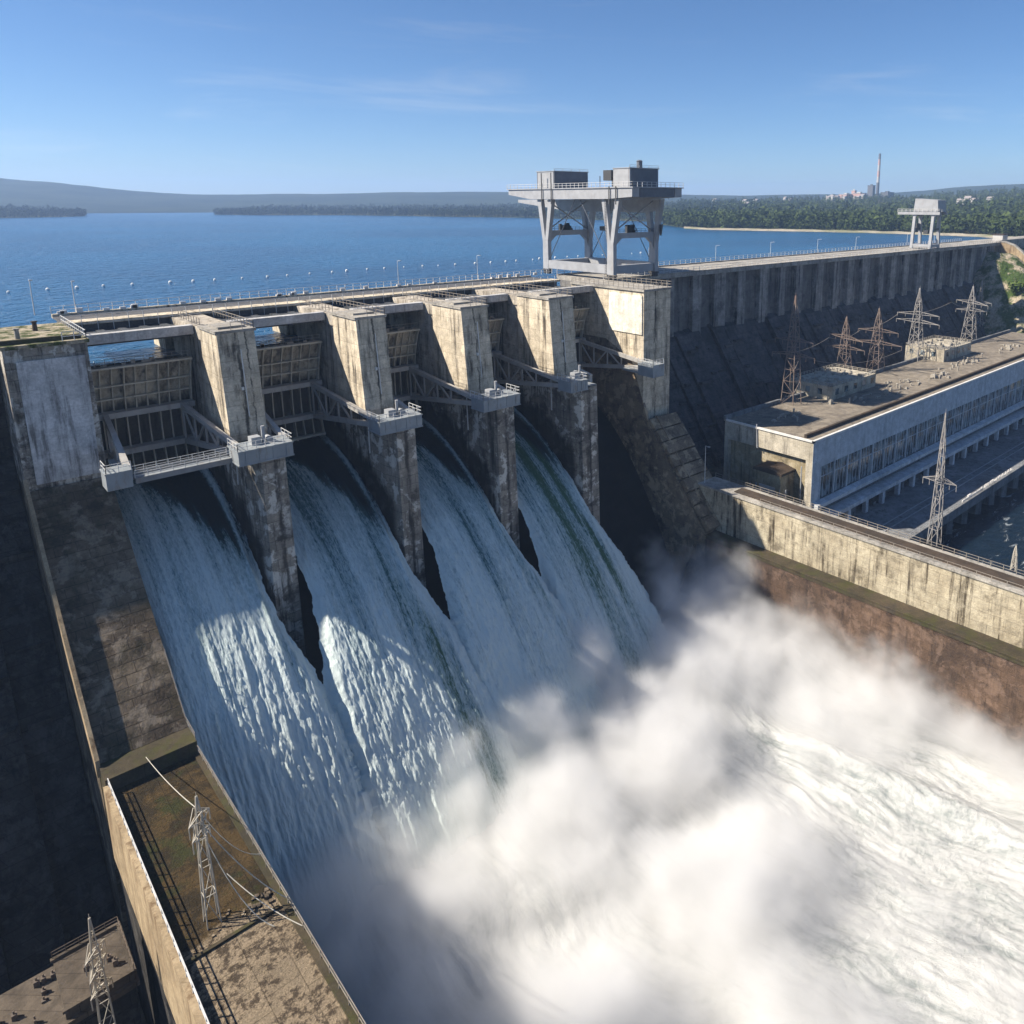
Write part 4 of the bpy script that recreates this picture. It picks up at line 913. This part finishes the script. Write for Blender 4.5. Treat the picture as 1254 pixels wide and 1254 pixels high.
pylon('tangled pale lattice mast beside the dark roof in the bottom left corner', (5.6, 82., -66), 16.8, .7, .3, ((.72, 1.4, .5), (.6, 1.6, .4), (.45, 1.2, .6)), M['pylon_pale'], .11)
def cable(lab, pts, sag, r=.03):
    b = MB(); P = [Vector(p) for p in pts]
    for a, c in zip(P[:-1], P[1:]):
        q = [a.lerp(c, i / 10) - Vector((0, 0, sag * 4 * (i / 10) * (1 - i / 10))) for i in range(11)]
        for u, v in zip(q[:-1], q[1:]): b.beam(u, v, r * 2)
    return tag(b.build('cable', M['cable']), lab, 'cable', 'cables on the left training wall')
cable('taut pale cable from the mast top up to the foot of the end pier', [(14.4, 73.4, -37), (15., 101., -47.8)], .5)
cable('upper drooping cable from the mast to the river railing', [(14.4, 73.4, -37), (20.4, 77, -48.7)], 1.6)
cable('middle drooping cable from the mast to the river kerb', [(14.5, 73.4, -38.6), (20.4, 70, -49)], 1.0)
cable('lowest dashed cable hanging from the mast down to the deck', [(14.5, 73.4, -39.5), (18.6, 68.5, -49.9)], 2.2)
cable('thin cable running along the river kerb below the mast', [(16.5, 75, -47), (20.4, 66, -49.2)], .6)

# lamps on the crest
def lamp(lab, base, h, grp, d=(0, -1)):
    x, y, z = base; t = thing('lamp_post', lab, 'lamp post', base, grp)
    b = MB(); b.tube((x, y, z), (x, y, z + h), .09, .06, 6); b.beam((x, y, z + h), (x + d[0] * 1.2, y + d[1] * 1.2, z + h + .15), .08); b.build('pole', M['railing'], t)
    b = MB(); b.box(x + d[0] * 1.2 - .25, x + d[0] * 1.2 + .25, y + d[1] * 1.2 - .4, y + d[1] * 1.2 + .3, z + h + .05, z + h + .2); b.build('lamp_head', M['steel'], t)
G = 'lamp posts along the dam crest'
lamp('lamp post rising from the bridge behind the mossy top of the end pier', (18.4, 169.8, .3), 6.2, G)
lamp('second thin lamp post on the bridge, close to the end pier lamp', (24.5, 169.8, .3), 5.6, G)
lamp('lamp post on the bridge above the second cascade', (89, 169.4, .3), 6, G)
lamp('lamp post on the bridge left of the big crane', (111.5, 169.4, .3), 6.2, G)
lamp('lamp post on the crest just right of the big crane', (173, 166.8, .1), 6, G)
for i, x in enumerate((206, 238, 270, 300, 347, 376)):
    lamp(('lamp post on the far crest, first after the big crane gap', 'lamp post on the far crest, above the rusty lattice tower', 'lamp post on the far crest midway between the two cranes', 'lamp post on the crest just left of the small crane', 'lamp post on the crest just right of the small crane', 'lamp post on the crest nearest the wing wall')[i], (x, 166.8, .1), 5.5, G)
t = lamp('bent pale lamp pole at the foot of the dark ramp beside the powerhouse end', (132.2, 108.6, -44.5), 9, 'lamp poles on the right wall', (-.3, -1))
# crane rail stubs, pipes: small kit on the crest
for i, (x, y, lab) in enumerate(((16, 150, 'dark squat bollard on the mossy pier top'), (13, 143, 'pale block on the mossy pier top'))):
    b = MB(); b.tube((x, y, .12), (x, y, 1.5), .35, .3, 8); b.tube((x, y, 1.5), (x, y, 1.7), .45, .45, 8); tag(b.build('bollard', M['kerb'] if i == 0 else M['deck']), lab, 'bollard')

# buoys
b = MB(); b.tube((0, 0, -.5), (0, 0, .35), .5, .5, 10); b.tube((0, 0, .35), (0, 0, .6), .5, .15, 10)
b0 = b.build('buoy', M['buoy'])
xs = [20 + i * 8.2 for i in range(36)]
for i, x in enumerate(xs):
    o = b0 if i == 0 else b0.copy()
    if i: COL.objects.link(o)
    o.location = (x + random.uniform(-1.5, 1.5), 296 + 2.5 * math.sin(i * .5) + random.uniform(-1, 1), LAKE_Z + .1); s = random.uniform(.6, 1.1); o.scale = (s, s, s)
    tag(o, 'small white buoy in the line of floats across the reservoir', 'buoy', 'buoys strung across the reservoir')

# ================================================================== FAR SHORES
def strip(name, cols, mat, rows=24, rough=8., kind='structure', seed=0, back=None):
    """terrain: cols = [(px, shore depth, ridge depth, ridge py)]"""
    px = np.linspace(cols[0][0], cols[-1][0], 260); c = np.array(cols, float)
    s = np.interp(px, c[:, 0], c[:, 1]); r = np.interp(px, c[:, 0], c[:, 2]); ry = np.interp(px, c[:, 0], c[:, 3])
    # soften the ridge polyline
    k = np.ones(9) / 9; ry = np.convolve(np.pad(ry, 4, 'edge'), k, 'valid'); s = np.convolve(np.pad(s, 4, 'edge'), k, 'valid'); r = np.convolve(np.pad(r, 4, 'edge'), k, 'valid')
    P = np.zeros((rows + 3, len(px), 3))
    for j in range(len(px)):
        d = ray(px[j], 248.); d = d / math.hypot(d[0], d[1]); top = at_depth(px[j], ry[j], r[j])[2]
        for i in range(rows + 3):
            f = min(i / (rows - 1), 1.); dep = s[j] + (r[j] - s[j]) * f + max(0, i - rows + 1) * (r[j] - s[j]) * .35
            h = LAKE_Z - .5 + 1.2 * min(1, i) + (top - LAKE_Z) * (f ** 1.25)
            if i >= rows: h = LAKE_Z + (top - LAKE_Z) * (.55 if i == rows else .2 if i == rows + 1 else 0) - (8 if i == rows + 2 else 0)
            P[i, j] = (d[0] * dep, d[1] * dep, h)
    n = fbm(P[..., 0] * .004, P[..., 1] * .004, 5, 200 + seed) - .5
    w = np.clip(np.arange(rows + 3) / rows, 0, 1)[:, None] * (1 - np.clip(np.arange(rows + 3) / (rows - 1), 0, 1)[:, None] * .6)
    P[..., 2] += n * rough * w
    return tag(grid_mesh(name, P, mat), kind=kind), P
strip('far_hills', [(-420, 2900, 4300, 205), (-60, 2500, 3900, 213), (0, 2400, 3800, 219), (60, 2400, 3700, 222), (130, 2400, 3500, 231), (200, 2400, 3500, 237.5), (300, 2400, 3500, 238.5), (400, 2400, 3500, 237), (520, 2400, 3500, 234.5), (640, 2300, 3500, 235), (760, 2300, 3500, 237), (900, 2300, 3500, 239.5), (1060, 2500, 3900, 238.5), (1120, 2500, 3900, 235), (1200, 2500, 3900, 227), (1270, 2500, 3900, 224), (1500, 2500, 3900, 215)], M['hills'], 26, 30, seed=1)
_, PA = strip('far_shore', [(262, 1960, 2100, 263.5), (330, 1850, 2300, 257), (420, 1780, 2400, 256), (560, 1500, 2300, 255), (640, 1400, 2200, 254.5), (760, 1150, 2100, 252.5), (830, 1050, 2000, 250.5), (930, 1000, 2000, 249.5)], M['land'], 18, 3, seed=2)
_, PB = strip('left_headland', [(-60, 1750, 2200, 256.5), (0, 1750, 2200, 258), (60, 1800, 2200, 260.5), (102, 1900, 2000, 265.5)], M['land'], 12, 2, seed=3)
_, PR = strip('right_land', [(812, 960, 1500, 261.5), (835, 830, 2100, 249.5), (870, 790, 2200, 248), (930, 770, 2300, 246.5), (1000, 755, 2400, 245), (1060, 740, 2400, 243), (1120, 720, 2400, 241.5), (1200, 690, 2400, 237.5), (1254, 640, 2400, 235), (1330, 600, 2300, 232.5), (1500, 560, 2000, 225.5)], M['land'], 30, 6, seed=4)
# pale beach along the right land
P = np.zeros((2, 200, 3)); 
for j, px in enumerate(np.linspace(838, 1300, 200)):
    c = np.array([(812, 960), (835, 830), (870, 790), (930, 770), (1000, 755), (1060, 740), (1120, 720), (1200, 690), (1254, 640), (1330, 600)], float); dep = np.interp(px, c[:, 0], c[:, 1]); d = ray(px, 248.); d = d / math.hypot(d[0], d[1])
    P[0, j] = (*(d[:2] * (dep - 9)), LAKE_Z + .15); P[1, j] = (*(d[:2] * (dep + 12 + 6 * math.sin(j * .4))), LAKE_Z + 1.5)
tag(grid_mesh('beach', P, M['shore']), kind='structure')

def forest(name, P, n, mat, hmin, hmax, rows=(0, None), clear=None, near=1.0, seed=0, leaf=26):
    rg = np.random.default_rng(seed); rows = (rows[0], rows[1] or P.shape[0] - 3); out = []; tone = []
    fi = rows[0] + (rows[1] - rows[0]) * rg.random(n) ** near; fj = rg.random(n) * (P.shape[1] - 1.001)
    i = np.minimum(fi.astype(int), P.shape[0] - 2); j = fj.astype(int); a = (fi - i)[:, None]; b = (fj - j)[:, None]
    p = (P[i, j] * (1 - a) + P[i + 1, j] * a) * (1 - b) + (P[i, j + 1] * (1 - a) + P[i + 1, j + 1] * a) * b
    if clear is not None:
        m = fbm(p[:, 0] * .006, p[:, 1] * .006, 3, 300) < clear; p = p[m]
    n = len(p); h = hmin + (hmax - hmin) * rg.random(n) ** 1.5; rad = h * (.24 + .16 * rg.random(n)); conif = rg.random(n) < .35
    # leaf clumps spread through each crown
    q = rg.normal(size=(n, leaf, 3)); q /= np.linalg.norm(q, axis=2, keepdims=True); q *= (.55 + .45 * rg.random((n, leaf, 1)))
    zc = .56 + .44 * q[..., 2]; taper = np.where(conif[:, None], 1.15 * (1 - zc), 1.)
    C = np.stack([q[..., 0] * rad[:, None] * taper, q[..., 1] * rad[:, None] * taper, zc * h[:, None]], -1) + p[:, None, :]
    s = (rad[:, None] * (.45 + .4 * rg.random((n, leaf))))[..., None, None]
    T = rg.normal(size=(n, leaf, 3, 3)); T /= np.linalg.norm(T, axis=3, keepdims=True)
    V = C[:, :, None, :] + T * s * .75
    tn = np.clip((.25 + .5 * rg.random(n))[:, None] + .25 * rg.random((n, leaf)) + .25 * (zc - .5), 0, 1)
    # trunks
    tr = np.zeros((n, 2, 3, 3)); w = .35
    for k, (dx, dy) in enumerate(((w, 0), (0, w))):
        tr[:, k, 0] = p + [dx, dy, -.5]; tr[:, k, 1] = p - [dx, dy, .5]; tr[:, k, 2] = p + np.stack([0 * h, 0 * h, h * .8], -1)
    V = np.concatenate([V.reshape(-1, 3, 3), tr.reshape(-1, 3, 3)]); tn = np.concatenate([tn.reshape(-1), np.zeros(n * 2)])
    return tag(tri_mesh(name, V, mat, {'tone': tn}), kind='stuff')
forest('forest', PR, 9500, M['trees'], 8, 17, (1, 30), .60, 1.7, 1, 26)
forest('shore_forest', PR, 2300, M['trees'], 6, 15, (0.35, 3), None, 1., 5, 34)
forest('far_forest', PA, 5200, M['trees_far'], 9, 16, (.3, None), None, 1.6, 2, 14)
forest('headland_forest', PB, 1100, M['trees_far'], 9, 17, (.3, None), None, 1.4, 3, 14)

# houses in the trees
def houses(n, box, depth, grp, labf, seed):
    rr = random.Random(seed); first = None
    for i in range(n):
        px = rr.uniform(box[0], box[1]); D = rr.uniform(*depth)
        d = ray(px, 248.); d = d / math.hypot(d[0], d[1]); x, y = d[0] * D, d[1] * D
        z = terrain_z(PR, x, y)
        if z is None: continue
        w, l, h = rr.uniform(8, 14), rr.uniform(7, 11), rr.uniform(3, 7)
        t = thing('house', labf, 'house', (x, y, z), grp)
        b = MB(); b.box(x - w / 2, x + w / 2, y - l / 2, y + l / 2, z - 3, z + h + 6); b.build('wall', M['house'], t)
        b = MB(); b.prism([(x - w / 2 - .6, z + h + 6), (x + w / 2 + .6, z + h + 6), (x, z + h + 9)], y - l / 2 - .5, y + l / 2 + .5, 'y'); b.build('roof', M['house_roof'], t)
def terrain_z(P, x, y):
    d = (P[..., 0] - x) ** 2 + (P[..., 1] - y) ** 2; k = np.unravel_index(np.argmin(d), d.shape); return float(P[k][2])
houses(9, (1172, 1216), (1500, 1640), 'far houses on the right hillside', 'small pale house among trees on the wooded hillside right of the small crane', 4)
houses(10, (955, 1058), (2050, 2300), 'far village houses near the chimney', 'small pale village house on the skyline left of the tall chimney', 5)
houses(6, (850, 945), (1500, 2100), 'far houses across the inlet', 'small pale house in the woods just right of the big crane', 6)

# thermal plant with the striped chimney
def spot(px, D):
    d = ray(px, 248.); d = d / math.hypot(d[0], d[1]); return d[0] * D, d[1] * D
D = 2330; x, y = spot(1073.6, D); z = terrain_z(PR, x, y) - 4
topz = at_depth(1075.6, 188, D)[2]
t = thing('chimney', 'tall slender chimney banded in pale and dark red on the skyline', 'chimney', (x, y, z))
H = topz - z
for i in range(8):
    f0, f1 = i / 8, (i + 1) / 8; b = MB(); r0 = 5. - 2. * f0; r1 = 5. - 2. * f1
    b.tube((x, y, z + H * f0), (x, y, z + H * f1), r0, r1, 14); b.build('band', M['house'] if i in (3, 5) else M['factory_dark'] if i < 3 or i == 7 else M['brick_red'], t)
for (px, D, w, l, h, m, lab) in ((1066, 2300, 14, 16, 34, 'factory_dark', 'dark boiler house tower beside the tall chimney'), (1052, 2290, 34, 24, 14, 'brick_red', 'low pink factory hall left of the dark boiler house'), (1036, 2280, 40, 24, 12, 'brick_red', 'long pale pink factory hall, middle of the plant'), (1019, 2270, 30, 22, 9, 'house', 'low white shed at the left end of the plant'), (1086, 2340, 36, 22, 13, 'factory_dark', 'dark low hall right of the tall chimney'), (1045, 2310, 10, 10, 22, 'brick_red', 'narrow pink tower rising behind the factory hall')):
    x, y = spot(px, D); z = terrain_z(PR, x, y) - 3; t = thing('factory_building', lab, 'factory', (x, y, z))
    b = MB(); b.box(x - w / 2, x + w / 2, y - l / 2, y + l / 2, z, z + h + 5); b.build('wall', M[m], t)
    b = MB(); b.box(x - w / 2 - .8, x + w / 2 + .8, y - l / 2 - .8, y + l / 2 + .8, z + h + 5, z + h + 6.2); b.box(x - w / 6, x + w / 8, y - l / 5, y + l / 5, z + h + 6.2, z + h + 9); b.build('roof', M['house'] if m != 'factory_dark' else M['factory_dark'], t)

# right bank below the wing wall
nx, ny_ = 120, 90
X = np.repeat(np.linspace(330, 640, nx)[None, :], ny_, 0); Y = np.repeat(np.linspace(20, 149.5, ny_)[:, None], nx, 1)
Z = -56 + 34 * sstep(335, 400, X + 34 * (fbm(X * .03, Y * .03, 3, 401) - .5)) + 20 * sstep(105, 150, Y) * sstep(360, 402, X) - 16 * (1 - sstep(40, 110, Y)) * sstep(380, 420, X)
Z += (fbm(X * .06, Y * .06, 5, 400) - .5) * 12 * sstep(338, 365, X); Z = np.minimum(Z, -3.5 - 22 * (1 - sstep(100, 149, Y)))
bank = tag(grid_mesh('right_bank', np.stack([X, Y, Z], -1), M['bank']), kind='structure')
def shrub(lab, x, y, s, seed):
    rg = np.random.default_rng(seed); d = (X - x) ** 2 + (Y - y) ** 2; z = float(Z[np.unravel_index(np.argmin(d), d.shape)])
    t = thing('shrub', lab, 'shrub', (x, y, z), 'shrubs on the right bank'); n = 420
    q = rg.normal(size=(n, 3)); q /= np.linalg.norm(q, axis=1, keepdims=True); q *= (rg.random((n, 1)) ** .4)
    lobe = 1 + .35 * np.sin(q[:, :1] * 5 + seed) * np.cos(q[:, 1:2] * 4)
    C = q * lobe * [s, s, s * .75] + [0, 0, s * .75]
    T = rg.normal(size=(n, 3, 3)); T /= np.linalg.norm(T, axis=2, keepdims=True)
    V = C[:, None, :] + T * (.22 * s * (.5 + rg.random((n, 1, 1))))
    o = tri_mesh('foliage', V, M['shrub'], {'tone': np.clip(.3 + .4 * rg.random(n) + .25 * q[:, 2], 0, 1)}, t)
    b = MB()
    for i in range(4): b.tube((x, y, z - .3), (x + s * random.uniform(-.5, .5), y + s * random.uniform(-.5, .5), z + s * .9), .16, .06, 5)
    b.build('stem', M['kerb'], t)
rr = random.Random(9)
for i in range(26):
    shrub('leafy green shrub on the rocky bank below the wing wall', rr.uniform(358, 406) if i < 18 else rr.uniform(412, 520), rr.uniform(85, 132), rr.uniform(2.2, 5.), 500 + i)

# ================================================================== AIR, LIGHT, CAMERA
b = MB(); b.box(-3300, 6300, -3300, 6300, -96, 190)
hz = b.build('haze', None); tag(hz, kind='stuff')
hm = bpy.data.materials.new('haze_air'); hm.use_nodes = True; hm.node_tree.nodes.clear()
ho = hm.node_tree.nodes.new('ShaderNodeOutputMaterial'); hv = hm.node_tree.nodes.new('ShaderNodeVolumePrincipled')
hv.inputs['Color'].default_value = (.46, .66, 1, 1); hv.inputs['Density'].default_value = 1.6e-4; hv.inputs['Anisotropy'].default_value = .2
hm.node_tree.links.new(hv.outputs[0], ho.inputs['Volume']); hz.data.materials.append(hm)

SUN = np.array([-.92, .68, 1.]); SUN /= np.linalg.norm(SUN)
sd = bpy.data.lights.new('sun', 'SUN'); sd.energy = 5.; sd.angle = R(.55); sd.color = (1., .915, .79)
so = bpy.data.objects.new('sun', sd); COL.objects.link(so); so.rotation_euler = Vector(SUN).to_track_quat('Z', 'Y').to_euler()
w = bpy.data.worlds.new('World'); scene.world = w; w.use_nodes = True; nt = w.node_tree
sky = nt.nodes.new('ShaderNodeTexSky'); sky.sky_type = 'NISHITA'; sky.sun_disc = False
sky.sun_elevation = math.asin(SUN[2]); sky.sun_rotation = math.atan2(SUN[0], SUN[1])
sky.altitude = 300; sky.air_density = .8; sky.dust_density = .3; sky.ozone_density = 7.
bg = nt.nodes['Background']; bg.inputs['Strength'].default_value = .063
hs = nt.nodes.new('ShaderNodeHueSaturation'); hs.inputs['Saturation'].default_value = 1.06
nt.links.new(sky.outputs[0], hs.inputs['Color']); 
tc = nt.nodes.new('ShaderNodeTexCoord'); vmul = nt.nodes.new('ShaderNodeVectorMath'); vmul.operation = 'MULTIPLY'; vmul.inputs[1].default_value = (1.6, 1.6, 14)
nt.links.new(tc.outputs['Generated'], vmul.inputs[0])
cn = nt.nodes.new('ShaderNodeTexNoise'); cn.inputs['Scale'].default_value = 1.7; cn.inputs['Detail'].default_value = 7; cn.inputs['Roughness'].default_value = .6; cn.inputs['Distortion'].default_value = .5
nt.links.new(vmul.outputs[0], cn.inputs['Vector'])
cm = nt.nodes.new('ShaderNodeMapRange'); cm.interpolation_type = 'SMOOTHSTEP'; cm.inputs[1].default_value = .5; cm.inputs[2].default_value = .75; cm.inputs[3].default_value = 0; cm.inputs[4].default_value = .28
nt.links.new(cn.outputs[0], cm.inputs[0])
cs = nt.nodes.new('ShaderNodeHueSaturation'); cs.inputs['Saturation'].default_value = .35; cs.inputs['Value'].default_value = 1.15; nt.links.new(hs.outputs[0], cs.inputs['Color'])
cx = nt.nodes.new('ShaderNodeMix'); cx.data_type = 'RGBA'; nt.links.new(cm.outputs[0], cx.inputs[0]); nt.links.new(hs.outputs[0], cx.inputs[6]); nt.links.new(cs.outputs[0], cx.inputs[7])
nt.links.new(cx.outputs[2], bg.inputs['Color'])

cd = bpy.data.cameras.new('camera'); co = bpy.data.objects.new('camera', cd); COL.objects.link(co); scene.camera = co
cd.sensor_width = 36; cd.sensor_fit = 'HORIZONTAL'; cd.lens = F / 1254 * 36; cd.clip_start = .5; cd.clip_end = 20000
cd.shift_x = -(PP[0] - 627) / 1254; cd.shift_y = -(627 - PP[1]) / 1254
right = RW @ np.array([1, 0, 0]); up = RW @ np.array([0, -1, 0]); back = RW @ np.array([0, 0, -1])
co.matrix_world = Matrix(((right[0], up[0], back[0], CAM[0]), (right[1], up[1], back[1], CAM[1]), (right[2], up[2], back[2], CAM[2]), (0, 0, 0, 1)))

scene.view_settings.view_transform = 'Standard'; scene.view_settings.look = 'None'; scene.view_settings.exposure = 1.0; scene.view_settings.gamma = 1.
scene.render.engine = 'CYCLES'
cy = scene.cycles; cy.max_bounces = 8; cy.diffuse_bounces = 3; cy.glossy_bounces = 3; cy.volume_bounces = 6; cy.transmission_bounces = 2
cy.use_adaptive_sampling = True; cy.adaptive_threshold = .02; cy.use_denoising = True; cy.volume_max_steps = 256
cy.sample_clamp_indirect = 6
for o in bpy.data.objects:
    if '_w' in o: del o['_w']
